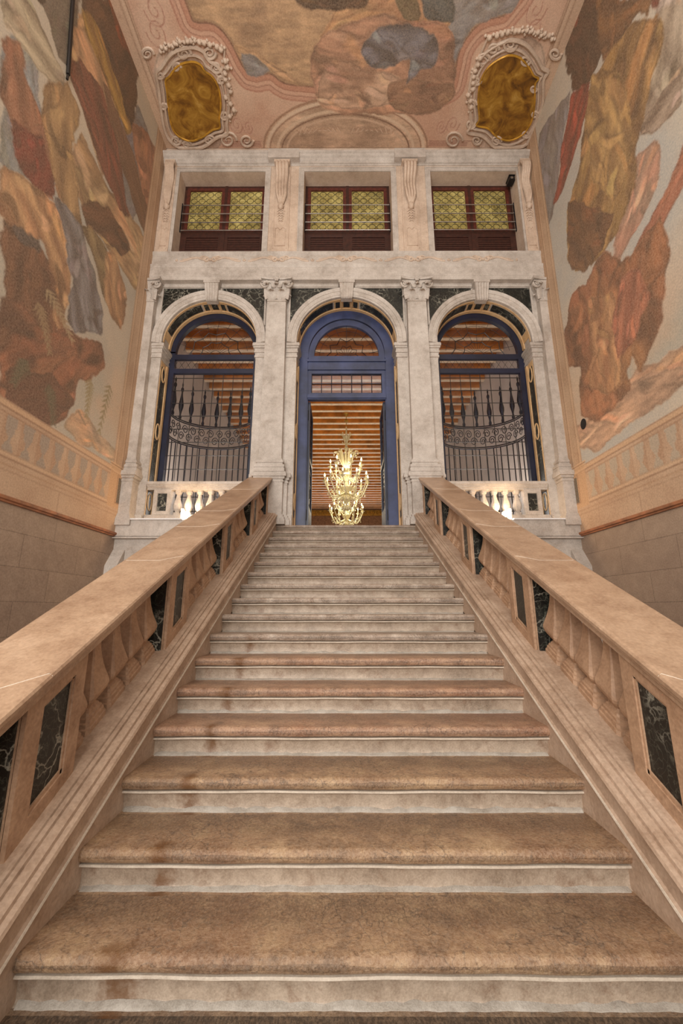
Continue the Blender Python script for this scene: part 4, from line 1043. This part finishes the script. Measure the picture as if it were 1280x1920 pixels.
FC=[
('opening',(170,136,100),(146,114,86),'c',[(-2.89,5.11),(-2.84,5.43),(-2.47,5.47),(-2.22,5.71),(-1.98,6.22),(-1.54,6.21),(-1.25,6.38),(-0.63,6.44),(0.61,6.61),(2.08,6.52),(2.23,6.25),(2.25,5.84),(2.53,5.47),(3.09,5.33),(3.11,5.13)]),
('peach',(206,166,124),(190,146,110),'c',[(-2.15,5.78),(-1.56,5.99),(-0.96,6.33),(-0.66,6.46),(-1.26,6.4),(-1.53,6.19),(-1.97,6.19)]),
('blue patch',(140,140,144),(150,146,140),'c',[(-2.03,5.94),(-1.78,6.0),(-1.51,6.16),(-1.55,6.22),(-1.98,6.22)]),
('grey sky',(146,148,152),(160,152,144),'c',[(1.71,5.12),(2.99,5.13),(3.03,5.32),(2.53,5.47),(2.25,5.84),(2.21,6.17),(1.92,5.6)]),
('warm',(206,160,116),(196,140,104),'c',[(0.12,5.12),(1.75,5.12),(1.92,5.6),(0.54,5.6),(-0.49,5.83)]),
('dark top',(100,68,44),(70,48,36),'c',[(-0.83,5.12),(0.33,5.12),(0.28,5.28),(-0.27,5.31),(-0.75,5.27)]),
('green patch',(104,100,70),(130,110,80),'c',[(0.91,5.12),(1.29,5.12),(1.36,5.43),(1.04,5.41)]),
('slate patch',(72,84,88),(90,100,100),'c',[(1.36,5.12),(1.9,5.12),(2.05,5.46),(1.84,5.5),(1.52,5.41)]),
('cloud back',(190,142,114),(160,118,96),'c',[(-0.66,5.99),(-0.27,5.6),(0.52,5.34),(1.13,5.46),(1.9,5.53),(2.21,6.08),(2.27,6.58),(1.89,6.93),(1.11,6.95),(-0.07,6.94),(-0.58,6.76)]),
('cloud light',(214,176,148),(188,140,112),'c',[(-0.51,6.25),(-0.07,6.04),(0.47,6.16),(1.02,6.25),(1.28,6.52),(0.86,6.81),(-0.07,6.86),(-0.54,6.71)]),
('cloud dark',(150,112,88),(168,124,100),'c',[(0.94,6.43),(1.48,6.34),(2.17,6.43),(2.31,6.65),(1.89,6.93),(1.1,6.87)]),
('cloth',(132,134,144),(74,70,74),'d',[(0.31,5.85),(0.58,5.57),(0.99,5.48),(1.56,5.62),(1.8,5.79),(1.78,6.1),(1.52,6.18),(1.27,6.45),(1.28,6.04),(0.84,6.16),(0.51,6.13)]),
]
CART_L=[(-3.73,6.33),(-3.61,6.25),(-3.37,6.08),(-3.07,6.02),(-2.91,6.07),(-2.86,6.17),(-2.73,6.26),(-2.66,6.46),(-2.7,6.75),(-2.81,7.02),(-2.85,7.19),(-3.04,7.24),(-3.3,7.38),(-3.58,7.46),(-3.78,7.41),(-3.91,7.29),(-3.93,7.1),(-3.86,6.79),(-3.78,6.53)]
CART_R=[(3.23,5.94),(3.49,5.98),(3.73,6.13),(3.88,6.26),(4.0,6.31),(3.98,6.42),(4.11,6.72),(4.2,7.07),(4.12,7.34),(3.86,7.47),(3.55,7.4),(3.27,7.22),(2.99,7.16),(3.01,7.03),(2.88,6.71),(2.82,6.43),(2.85,6.21),(2.98,6.05)]
SCR_L=[(-3.19,5.9,0.148,0.0,0.041,-0.112,1),(-2.68,5.89,0.137,0.0,0.032,-0.104,-1),(-3.42,6.11,0.097,0.0,0.029,-0.076,1),(-2.61,6.11,0.129,0.0,0.03,-0.101,-1),(-2.57,6.33,0.1,0.001,0.023,-0.079,1),(-2.68,6.95,0.107,0.0,0.025,-0.091,-1),(-2.73,7.45,0.2,0.0,0.048,-0.178,1),(-2.3,7.46,0.163,0.0,0.033,-0.145,-1),(-3.17,7.45,0.125,0.001,0.035,-0.111,1),(-3.95,7.45,0.125,0.0,0.044,-0.112,-1),(-3.95,6.79,0.082,0.001,0.029,-0.068,1),(-3.91,5.9,0.126,0.0,0.044,-0.096,1),(-3.8,6.24,0.077,0.0,0.026,-0.061,-1),(-3.73,7.54,0.101,0.0,0.033,-0.092,1)]
SCR_R=[(3.2,5.78,0.146,0.0,-0.042,-0.108,-1),(2.91,5.85,0.115,0.001,-0.031,-0.086,1),(2.76,6.01,0.139,0.0,-0.035,-0.106,1),(3.61,6.02,0.107,0.0,-0.035,-0.082,-1),(2.73,6.34,0.099,0.001,-0.025,-0.079,-1),(2.77,6.76,0.104,0.0,-0.027,-0.088,1),(2.85,7.14,0.109,0.001,-0.028,-0.094,-1),(2.55,7.47,0.213,0.001,-0.049,-0.189,1),(3.09,7.47,0.112,0.0,-0.032,-0.101,-1),(3.56,7.49,0.125,0.0,-0.041,-0.113,1),(3.98,6.48,0.079,0.0,-0.029,-0.064,-1),(4.22,6.96,0.083,0.0,-0.032,-0.071,1),(4.18,7.34,0.099,0.0,-0.038,-0.087,-1),(4.15,5.92,0.126,0.001,-0.048,-0.096,-1)]
GAR_L=[(-3.63,5.84),(-3.57,5.82),(-3.5,5.8),(-3.44,5.79),(-3.38,5.77),(-3.31,5.76),(-3.25,5.74),(-3.19,5.73),(-3.13,5.72),(-3.07,5.72),(-3.01,5.71),(-2.96,5.71),(-2.9,5.71),(-2.84,5.72),(-2.79,5.72),(-2.73,5.73),(-2.68,5.74),(-2.63,5.75),(-2.57,5.77),(-2.52,5.78),(-2.47,5.8),(-2.42,5.82),(-2.36,5.83),(-2.42,5.99),(-2.38,6.04),(-2.37,6.09),(-2.41,6.14),(-2.46,6.19),(-2.5,6.24),(-2.49,6.29),(-2.45,6.35),(-2.42,6.4),(-2.41,6.46),(-2.45,6.51),(-2.5,6.57),(-2.54,6.62),(-2.53,6.68),(-2.49,6.74),(-2.46,6.8),(-2.45,6.86),(-2.49,6.92),(-2.55,6.98),(-2.59,7.04)]
GAR_R=[(3.98,5.68),(3.92,5.67),(3.85,5.65),(3.79,5.64),(3.73,5.63),(3.67,5.62),(3.61,5.6),(3.55,5.59),(3.49,5.59),(3.43,5.58),(3.37,5.58),(3.32,5.58),(3.26,5.58),(3.21,5.58),(3.15,5.58),(3.1,5.59),(3.05,5.6),(3.0,5.61),(2.94,5.62),(2.89,5.63),(2.84,5.65),(2.79,5.66),(2.74,5.68),(2.67,5.96),(2.69,6.01),(2.69,6.06),(2.67,6.11),(2.65,6.16),(2.63,6.21),(2.64,6.26),(2.66,6.31),(2.69,6.37),(2.7,6.42),(2.68,6.48),(2.66,6.53),(2.65,6.59),(2.66,6.64),(2.7,6.7),(2.73,6.76),(2.75,6.82),(2.75,6.88)]

ZC = 12.20
RNG = np.random.RandomState(3)
LAT = RNG.rand(256, 256)
def vnoise(u, v):
    iu = np.floor(u).astype(int); iv = np.floor(v).astype(int); fu = u-iu; fv = v-iv
    fu = fu*fu*(3-2*fu); fv = fv*fv*(3-2*fv)
    a = LAT[iu % 256, iv % 256]; b = LAT[(iu+1) % 256, iv % 256]; c = LAT[iu % 256, (iv+1) % 256]; d = LAT[(iu+1) % 256, (iv+1) % 256]
    return (a*(1-fu)+b*fu)*(1-fv)+(c*(1-fu)+d*fu)*fv
def fbm(u, v, o=4):
    s = 0; a = .5; t = 0
    for k in range(o): s = s+a*vnoise(u*2**k+17*k, v*2**k+31*k); t += a; a *= .55
    return s/t
def sdist(U, V, poly):
    P = np.array(poly, float); n = len(P); d = np.full(U.shape, 1e9); ins = np.zeros(U.shape, bool)
    for i in range(n):
        x1, y1 = P[i]; x2, y2 = P[(i+1) % n]; dx, dy = x2-x1, y2-y1
        t = np.clip(((U-x1)*dx+(V-y1)*dy)/(dx*dx+dy*dy+1e-9), 0, 1)
        d = np.minimum(d, np.hypot(U-x1-t*dx, V-y1-t*dy))
        if y1 != y2:
            c = ((V >= min(y1, y2)) & (V < max(y1, y2))) & (U < (x2-x1)*(V-y1)/(y2-y1)+x1); ins ^= c
    return np.where(ins, -d, d)
def lined(U, V, pts, closed=False):
    P = np.array(pts, float); d = np.full(U.shape, 1e9); n = len(P)
    for i in range(n if closed else n-1):
        x1, y1 = P[i]; x2, y2 = P[(i+1) % n]; dx, dy = x2-x1, y2-y1
        t = np.clip(((U-x1)*dx+(V-y1)*dy)/(dx*dx+dy*dy+1e-9), 0, 1)
        d = np.minimum(d, np.hypot(U-x1-t*dx, V-y1-t*dy))
    return d
def A3(c): return np.array(lin(c)[:3])
class Canvas:
    def __init__(s, u0, u1, v0, v1, step, bg):
        s.nu = int((u1-u0)/step)+1; s.nv = int((v1-v0)/step)+1
        s.u = np.linspace(u0, u1, s.nu); s.v = np.linspace(v0, v1, s.nv)
        s.U, s.V = np.meshgrid(s.u, s.v); s.C = np.tile(A3(bg), (s.nv, s.nu, 1))
    def blend(s, mask, col): m = np.clip(mask, 0, 1)[..., None]; s.C = s.C*(1-m)+col*m
    def cloud(s, mask, c1, c2, f=1.2, o=5, ph=0):
        t = np.clip((fbm(s.U*f+ph, s.V*f+ph*1.7, o)-.33)/.34, 0, 1)[..., None]
        s.blend(mask, A3(c1)*(1-t)+A3(c2)*t)
    def mass(s, poly, c1, c2, mode, seed=0, rag=.10, sub=False):
        P = np.array(poly, float); pad = .3
        i0, i1 = np.searchsorted(s.u, [P[:, 0].min()-pad, P[:, 0].max()+pad]); j0, j1 = np.searchsorted(s.v, [P[:, 1].min()-pad, P[:, 1].max()+pad])
        if i1-i0 < 2 or j1-j0 < 2: return
        U, V = s.U[j0:j1, i0:i1], s.V[j0:j1, i0:i1]; C = s.C[j0:j1, i0:i1].copy()
        def bl(C, mask, col): mm = np.clip(mask, 0, 1)[..., None]; return C*(1-mm)+col*mm
        d = sdist(U, V, poly)+rag*(fbm(U*2.5+seed, V*2.5+seed*3, 4)-.5)*1.6+.04*(fbm(U*11+seed, V*11, 3)-.5)
        m = np.clip(.5-d/.03, 0, 1)
        c = P.mean(0); w = P-c; ax = np.linalg.eigh(w.T@w)[1][:, 1]
        p = (U-c[0])*ax[0]+(V-c[1])*ax[1]; q = -(U-c[0])*ax[1]+(V-c[1])*ax[0]
        if mode == 'd':
            wv = fbm(p*.7+seed, q*.7, 3)*2.2
            r = np.abs(((q*2.4+wv+seed*.37) % 1)-.5)*2; t = np.clip(r*1.3-.15, 0, 1)*.65+.35*fbm(p*1.2+seed, q*6, 4)
        else:
            t = np.clip((fbm(U*1.6+seed, V*1.6, 5)-.3)/.4, 0, 1)
        c1, c2 = A3(tuple(min(255, v*1.04) for v in c1)), A3(tuple(v*.86 for v in c2))
        col = c1*(1-t[..., None])+c2*t[..., None]
        br = (fbm(p*3+seed, q*14, 3)-.5)[..., None]*.8+(fbm(p*10+seed, q*30, 2)-.5)[..., None]*.35
        C = bl(C, m, np.clip(col*(1+br), 0, 1))
        if sub:
            rs = np.random.RandomState(int(seed*10) % 9999); ext = w@ax; ex2 = -(w[:, 0]*ax[1])+w[:, 1]*ax[0]
            La, Lb = np.ptp(ext), np.ptp(ex2)
            for k in range(int(8+La*Lb*8)):
                cp, cq = rs.uniform(ext.min(), ext.max()), rs.uniform(ex2.min(), ex2.max())
                la, lb = La*rs.uniform(.06, .20), Lb*rs.uniform(.04, .14); th = rs.normal(0, .45)
                pp, qq = p-cp, q-cq; p2 = pp*math.cos(th)+qq*math.sin(th); q2 = -pp*math.sin(th)+qq*math.cos(th)
                q2 = q2+.5*lb*np.sin(p2/la*2.5+k)
                dd = np.hypot(p2/la, q2/lb)+(fbm(p*4+k, q*4, 3)-.5)*1.1
                base = (c1*rs.uniform(1.05, 1.7), c2*rs.uniform(.3, .8), c1*.6+c2*.4, c1*np.array([1.12, .98, .88]))[k % 4]*(1+rs.uniform(-.1, .1, 3))
                C = bl(C, m*np.clip((1-dd)*2.2, 0, 1)*rs.uniform(.4, .8), np.clip(base*(1+br), 0, 1))
                C = bl(C, m*np.clip(1-np.abs(q2/lb-1)*3, 0, 1)*np.clip(1.2-np.abs(p2/la), 0, 1)*.55, c2*.35)
        rim = np.clip(1-np.abs(d+.02)/.025, 0, 1)*.5; C = bl(C, rim*m, c2*.4)
        s.C[j0:j1, i0:i1] = C
    def sprig(s, u, v, L, ang, col, n=9):
        for k in range(n):
            t = k/(n-1); x, y = u+L*t*math.cos(ang), v+L*t*math.sin(ang)+.05*math.sin(t*3)
            for sg in (-1, 1):
                a = ang+sg*(.9-.3*t); l = .16*(1-.4*t)
                s.line([(x, y), (x+l*.6*math.cos(a), y+l*.6*math.sin(a))], .020, col, a=.8); s.line([(x+l*.5*math.cos(a), y+l*.5*math.sin(a)), (x+l*math.cos(a), y+l*math.sin(a))], .010, col, a=.8)
        s.line([(u, v), (u+L*math.cos(ang), v+L*math.sin(ang))], .008, col)
    def line(s, pts, w, c, closed=False, a=1.0, soft=.012):
        d = lined(s.U, s.V, pts, closed); s.blend(a*np.clip((w-d)/soft+.5, 0, 1), A3(c))
    def rect(s, u0, u1, v0, v1, c, a=1.0):
        s.blend(a*((s.U >= u0) & (s.U <= u1) & (s.V >= v0) & (s.V <= v1)), A3(c))
    def mesh(s, name, fn, fn2, parent=None):
        nu, nv = s.nu, s.nv
        P = np.array(fn(s.U, s.V)).reshape(3, -1).T
        idx = np.arange(nu*nv).reshape(nv, nu)
        q = np.stack([idx[:-1, :-1], idx[:-1, 1:], idx[1:, 1:], idx[1:, :-1]], -1).reshape(-1, 4)
        # a thin slab: painted front, closed sides and back
        bu = list(idx[0, :])+list(idx[1:, -1])+list(idx[-1, -2::-1])+list(idx[-2:0:-1, 0])
        Bk = np.array(fn2(s.U, s.V)).reshape(3, -1).T[bu]
        n0 = len(P); Pall = np.vstack([P, Bk]); k = len(bu)
        side = [(bu[i], bu[(i+1) % k], n0+(i+1) % k, n0+i) for i in range(k)]
        me = bpy.data.meshes.new(name); me.from_pydata(Pall.tolist(), [], [tuple(r) for r in q.tolist()]+[tuple(int(v) for v in f) for f in side]+[tuple(range(n0, n0+k))])
        at = me.color_attributes.new('paint', 'FLOAT_COLOR', 'POINT')
        col = np.ones((len(Pall), 4), np.float32); col[:n0, :3] = s.C.reshape(-1, 3); col[n0:, :3] = A3((190, 160, 130))
        at.data.foreach_set('color', col.ravel()); me.materials.append(M['fresco'])
        o = bpy.data.objects.new(name, me); COL.objects.link(o)
        return o
def smooth_loop(P, n=4):
    out = []; m_ = len(P)
    for i in range(m_):
        p0, p1, p2, p3 = [np.array(P[(i+k_) % m_], float) for k_ in (-1, 0, 1, 2)]
        for j in range(n):
            t = j/n; out.append(tuple(.5*((2*p1)+(-p0+p2)*t+(2*p0-5*p1+4*p2-p3)*t*t+(-p0+3*p1-3*p2+p3)*t**3)))
    return out
def side_wall(F, xw, s, name, label):
    c = Canvas(.0, 7.62, 2.87, 12.24, .022, (188, 172, 150))
    c.cloud(np.ones_like(c.U), (196, 190, 176) if s > 0 else (190, 178, 158), (214, 198, 176) if s > 0 else (208, 186, 158), .5)
    c.cloud(np.clip((9.5-np.abs(c.V-7.5)*1.5)/6, 0, .7), (178, 184, 182) if s > 0 else (168, 172, 166), (212, 200, 180), .8, ph=5)
    c.cloud(np.clip((c.V-4.2)/.8, 0, 1)*np.clip((6.5-c.V)/1.5, 0, 1)*.8, (176, 172, 156), (214, 178, 144), 1.0, ph=9)
    for i, (n, a, b, md, p) in enumerate(F):
        # figures of the painting are reduced to plain masses of colour
        c.mass(p, a, b, md, seed=i*5.3+(0 if s < 0 else 40), rag=.16, sub=True)
    if s < 0:
        for q_ in ((5.0, 5.9, .7, -.5, (168, 146, 110)), (4.9, 5.6, .6, -1.0, (150, 126, 92)), (6.75, 5.4, .9, -1.7, (140, 128, 88)), (6.2, 5.2, .6, -1.5, (150, 136, 96)), (5.35, 4.6, .5, -1.2, (84, 84, 62)), (4.9, 4.7, .4, -1.9, (84, 84, 62))): c.sprig(*q_)
    # painted column strip at the corner
    c.rect(7.16, 7.62, 4.0, 12.24, (196, 164, 134)); c.cloud(((c.U > 7.16) & (c.V > 4.0))*.6, (178, 142, 112), (210, 180, 150), 2.0)
    for u, w, k_ in ((7.17, .008, (150, 106, 74)), (7.22, .012, (222, 190, 154)), (7.26, .008, (150, 110, 78)), (7.45, .01, (226, 196, 162)), (7.49, .008, (150, 108, 76)), (7.56, .01, (160, 120, 88))):
        c.line([(u, 4.0), (u, 12.24)], w, k_, a=.8)
    # painted balustrade
    c.rect(0, 7.62, 2.87, 4.06, (200, 168, 140)); c.cloud((c.V < 4.06)*.6, (184, 148, 118), (214, 184, 154), 1.5)
    zr, zb = 3.93, 3.42
    for u in np.arange(.2, 7.0, .30):
        hw = 0.062+0*c.V; t = np.clip((c.V-zb)/(zr-zb-.06), 0, 1)
        body = .058+.036*np.sin(t*PI*1.0)*(1-t)+.05*np.exp(-((t-.34)/.16)**2)
        gap = (np.abs(c.U-u-.15) < (.15-body)) & (c.V > zb) & (c.V < zr-.06)
        c.blend(gap*.85, A3((184, 174, 156) if s > 0 else (158, 148, 136)))
        c.blend(((np.abs(c.U-u) < body) & (c.U > u+.02) & (c.V > zb) & (c.V < zr-.06))*.35, A3((160, 112, 78)))
    for z, w, k_ in ((3.99, .035, (214, 176, 138)), (3.945, .01, (140, 98, 68)), (4.03, .008, (150, 108, 78)), (3.88, .006, (150, 108, 78)), (3.41, .008, (150, 108, 76)), (3.37, .014, (220, 186, 150)), (3.33, .008, (142, 100, 72)), (3.24, .006, (170, 128, 94)), (3.17, .007, (136, 98, 72))):
        c.line([(0, z), (7.62, z)], w, k_, a=.85)
    c.rect(7.12, 7.62, 3.3, 4.12, (204, 164, 126)); 
    for z in (3.98, 4.05, 4.10): c.line([(7.08, z), (7.62, z)], .012, (224, 190, 152)); c.line([(7.08, z-.02), (7.62, z-.02)], .006, (140, 98, 68))
    c.rect(7.40, 7.52, 3.42, 3.90, (60, 62, 58)); c.line([(7.38, 3.40), (7.54, 3.40), (7.54, 3.92), (7.38, 3.92)], .01, (160, 118, 84), closed=True)
    for u, z in ((.9, 3.0), (2.2, 3.0), (3.4, 3.0), (4.7, 3.0), (5.9, 3.0), (6.9, 3.0)): c.line([(u, 2.87), (u, 3.17)], .004, (150, 112, 84), a=.8)
    xf = xw-s*.02
    o = c.mesh(name, lambda U, V: (np.full_like(U, xf), U, V), lambda U, V: (np.full_like(U, xw), U, V))
    tag(o, label, 'fresco', 'frescoes of the stair hall')
side_wall(FL, WL, -1, 'wall_fresco', 'faded fresco of rust and tan rocky masses over a painted balustrade, left wall')
side_wall(FR, WR, 1, 'wall_fresco', 'faded fresco of gold and brown masses over a painted balustrade, right wall')

# ceiling painting
c = Canvas(WL+.01, WR-.01, 1.0, 7.64, .016, (212, 170, 146))
c.cloud(np.ones_like(c.U), (204, 160, 136), (222, 188, 164), 1.1)
op = FC[0][4]; opc = [op[0]]+smooth_loop(op, 3)[3:-6]+[op[-1]]
for xs_ in ([(-4.15, 0.5), (-4.15, 7.6)], [(4.22, 0.5), (4.22, 7.6)]):
    c.line(xs_, .20, (206, 174, 148)); sx = 1 if xs_[0][0] < 0 else -1
    for d, k_ in ((.06, (150, 112, 90)), (.12, (224, 196, 170)), (.16, (140, 100, 80)), (.20, (160, 122, 98))): c.line([(xs_[0][0]+sx*d, .5), (xs_[0][0]+sx*d, 7.6)], .008, k_)
c.rect(-1.9, 1.97, 5.9, 7.64, (200, 164, 138), .0)
for w, k_ in ((.30, (186, 128, 108)), (.27, (206, 158, 136)), (.21, (150, 98, 80)), (.195, (216, 172, 148)), (.13, (170, 112, 92)), (.11, (196, 140, 116)), (.03, (120, 76, 60))):
    c.line(opc, w, k_, closed=True)
# opening runs on towards the viewer
ext = [(opc[0][0], opc[0][1])]+opc[1:-1]+[(opc[-1][0], opc[-1][1])]+[(3.0, 1.0), (-2.8, 1.0)]
c.mass(ext, (196, 160, 122), (170, 134, 104), 'c', seed=2, rag=.0)
# pediment
def earc(a, b, n=30, x0=.02, y0=7.72): return [(x0-a*math.cos(PI*j/n), y0-b*math.sin(PI*j/n)) for j in range(n+1)]
c.mass(earc(1.98, 1.12), (214, 180, 152), (196, 160, 132), 'c', seed=8, rag=0)
for a, b, w, k_ in ((1.95, 1.09, .02, (158, 116, 92)), (1.86, 1.02, .03, (228, 202, 176)), (1.80, .97, .012, (150, 110, 88)), (1.62, .84, .03, (224, 196, 168)), (1.52, .77, .016, (118, 82, 64)), (1.40, .70, .02, (210, 178, 152))):
    c.line(earc(a, b), w, k_)
for s in (-1, 1):
    for j in range(9):
        px_ = .02+s*(.12+.11*j); c.line([(px_, 7.30-.015*j), (px_+s*.06, 7.18+.02*j), (px_+s*.12, 7.26)], .009, (176, 136, 110))
        c.line([(px_+.01, 7.32-.015*j), (px_+s*.07, 7.20+.02*j)], .006, (230, 204, 180))
    # painted arabesque panels
    for cx_, cy_, q in ((s*2.45, 7.15, .16), (s*2.2, 7.2, .12), (s*3.6, 5.6, .2), (s*3.5, 5.3, .2)):
        sp_ = [(cx_+q*(1-t/22)*math.cos(t*.55)*(s), cy_+q*1.3*(1-t/22)*math.sin(t*.55)) for t in range(20)]
        c.line(sp_, .012, (174, 116, 98)); c.line([(a+.012, b_+.012) for a, b_ in sp_], .006, (222, 184, 164))
    c.line([(s*1.98, 7.50), (s*3.0, 7.50)], .008, (150, 96, 84)); c.rect(min(s*1.98, s*2.9), max(s*1.98, s*2.9), 7.52, 7.62, (150, 96, 84), .55)
    # carved surround of the cartouche, painted ground
    cc = (-3.36, 6.78) if s < 0 else (3.50, 6.70)
    ring_ = [(cc[0]+.80*math.cos(a)*(.85), cc[1]+1.02*math.sin(a)) for a in np.linspace(0, 2*PI, 30)[:-1]]
    c.mass(ring_, (214, 188, 168), (190, 158, 138), 'c', seed=11, rag=.05)
for i, (n_, a, b, md, p) in enumerate(FC[1:]): c.mass(smooth_loop(p, 3), a, b, md, seed=i*7.7+3, rag=.10, sub=True)
o = c.mesh('ceiling_fresco', lambda U, V: (U, V, np.full_like(U, ZC+.005)), lambda U, V: (U, V, np.full_like(U, ZC+.03)))
tag(o, 'faded ceiling fresco of pinkish clouds and a grey cloth inside painted mouldings', 'fresco')

# ochre cartouches with gilt rims and stucco scrolls
for s, nm, CT, SC_, GA in ((-1, 'left', CART_L, SCR_L, GAR_L), (1, 'right', CART_R, SCR_R, GAR_R)):
    cc = tuple(np.array(CT).mean(0))
    root = empty('ceiling_cartouche', (cc[0], cc[1], ZC), 'ochre painted cartouche with gilt rim and stucco scrolls, %s end of the ceiling' % nm, 'medallion', 'cartouches at the ceiling corners')
    sh = smooth_loop(CT)
    m = MB(); m.loft([[(a, b_, z) for a, b_ in sh] for z in (ZC+.006, ZC-.025)]); m.build('painted_panel', M['ochre'], root)
    m = MB(); m.tube([(a, b_, ZC-.025) for a, b_ in sh], .02, 6, loop=True); m.build('gilt_rim', M['gilt'], root, smooth=True)
    m = MB()
    for x, y, ax_, ay_, bx_, by_, dr in SC_:
        pts = []
        for t in range(23):
            a = dr*t/22*3.2*PI; q = 1-.8*t/22; pts.append((max(WL+.03, min(WR-.03, x+q*(ax_*math.cos(a)+bx_*math.sin(a)))), min(7.62, y+q*(ay_*math.cos(a)+by_*math.sin(a))), ZC-.015))
        m.tube(pts, [.030*(1-.5*t/22) for t in range(23)], 6)
    for k_, rr in ((1.13, .026), (1.30, .036)):
        ou = [(max(WL+.03, min(WR-.03, cc[0]+(a-cc[0])*k_)), min(7.62, cc[1]+(b_-cc[1])*k_), ZC-.012) for a, b_ in sh]
        m.tube(ou, rr, 6, loop=True)
    m.build('scrollwork', M['stucco'], root, smooth=True)
    m = MB(); G = [(a, b_, ZC-.012) for a, b_ in GA if b_ < 7.55]
    m.tube(G, .02, 5)
    for j, (a, b_, z_) in enumerate(G):
        m.ball((a+.02*math.sin(j*5), b_+.02*math.cos(j*3), ZC-.02), .042+.014*math.sin(j*3.1), 6)
        m.ball((a+.06*math.sin(j*5+2), b_+.05*math.cos(j*3+1), ZC-.01), .03, 6)
    m.build('garland', M['stucco'], root, smooth=True)

# round hole in the right wall and the black rod on the left wall
m = MB(); rg = [(WR-.022, 6.97+.085*math.cos(2*PI*j/20), 4.765+.10*math.sin(2*PI*j/20)) for j in range(20)]
m.loft([rg, [(WR-.026, b_, c_) for a, b_, c_ in rg]])
hr = m.build('wall_vent', M['black']); tag(hr, 'small round black vent hole low in the right fresco', 'vent')
m = MB(); m.tube([(WL+.05, 4.60, 9.40), (WL+.05, 4.41, 10.75)], .028, 8); m.tube([(WL+.02, 4.58, 9.55), (WL+.06, 4.58, 9.55)], .02, 6); m.tube([(WL+.05, 4.60, 9.38), (WL+.05, 4.60, 9.30)], .018, 6)
tag(m.build('black_rod', M['black'], smooth=True), 'thin black metal rod fixed high on the left frescoed wall', 'rod')
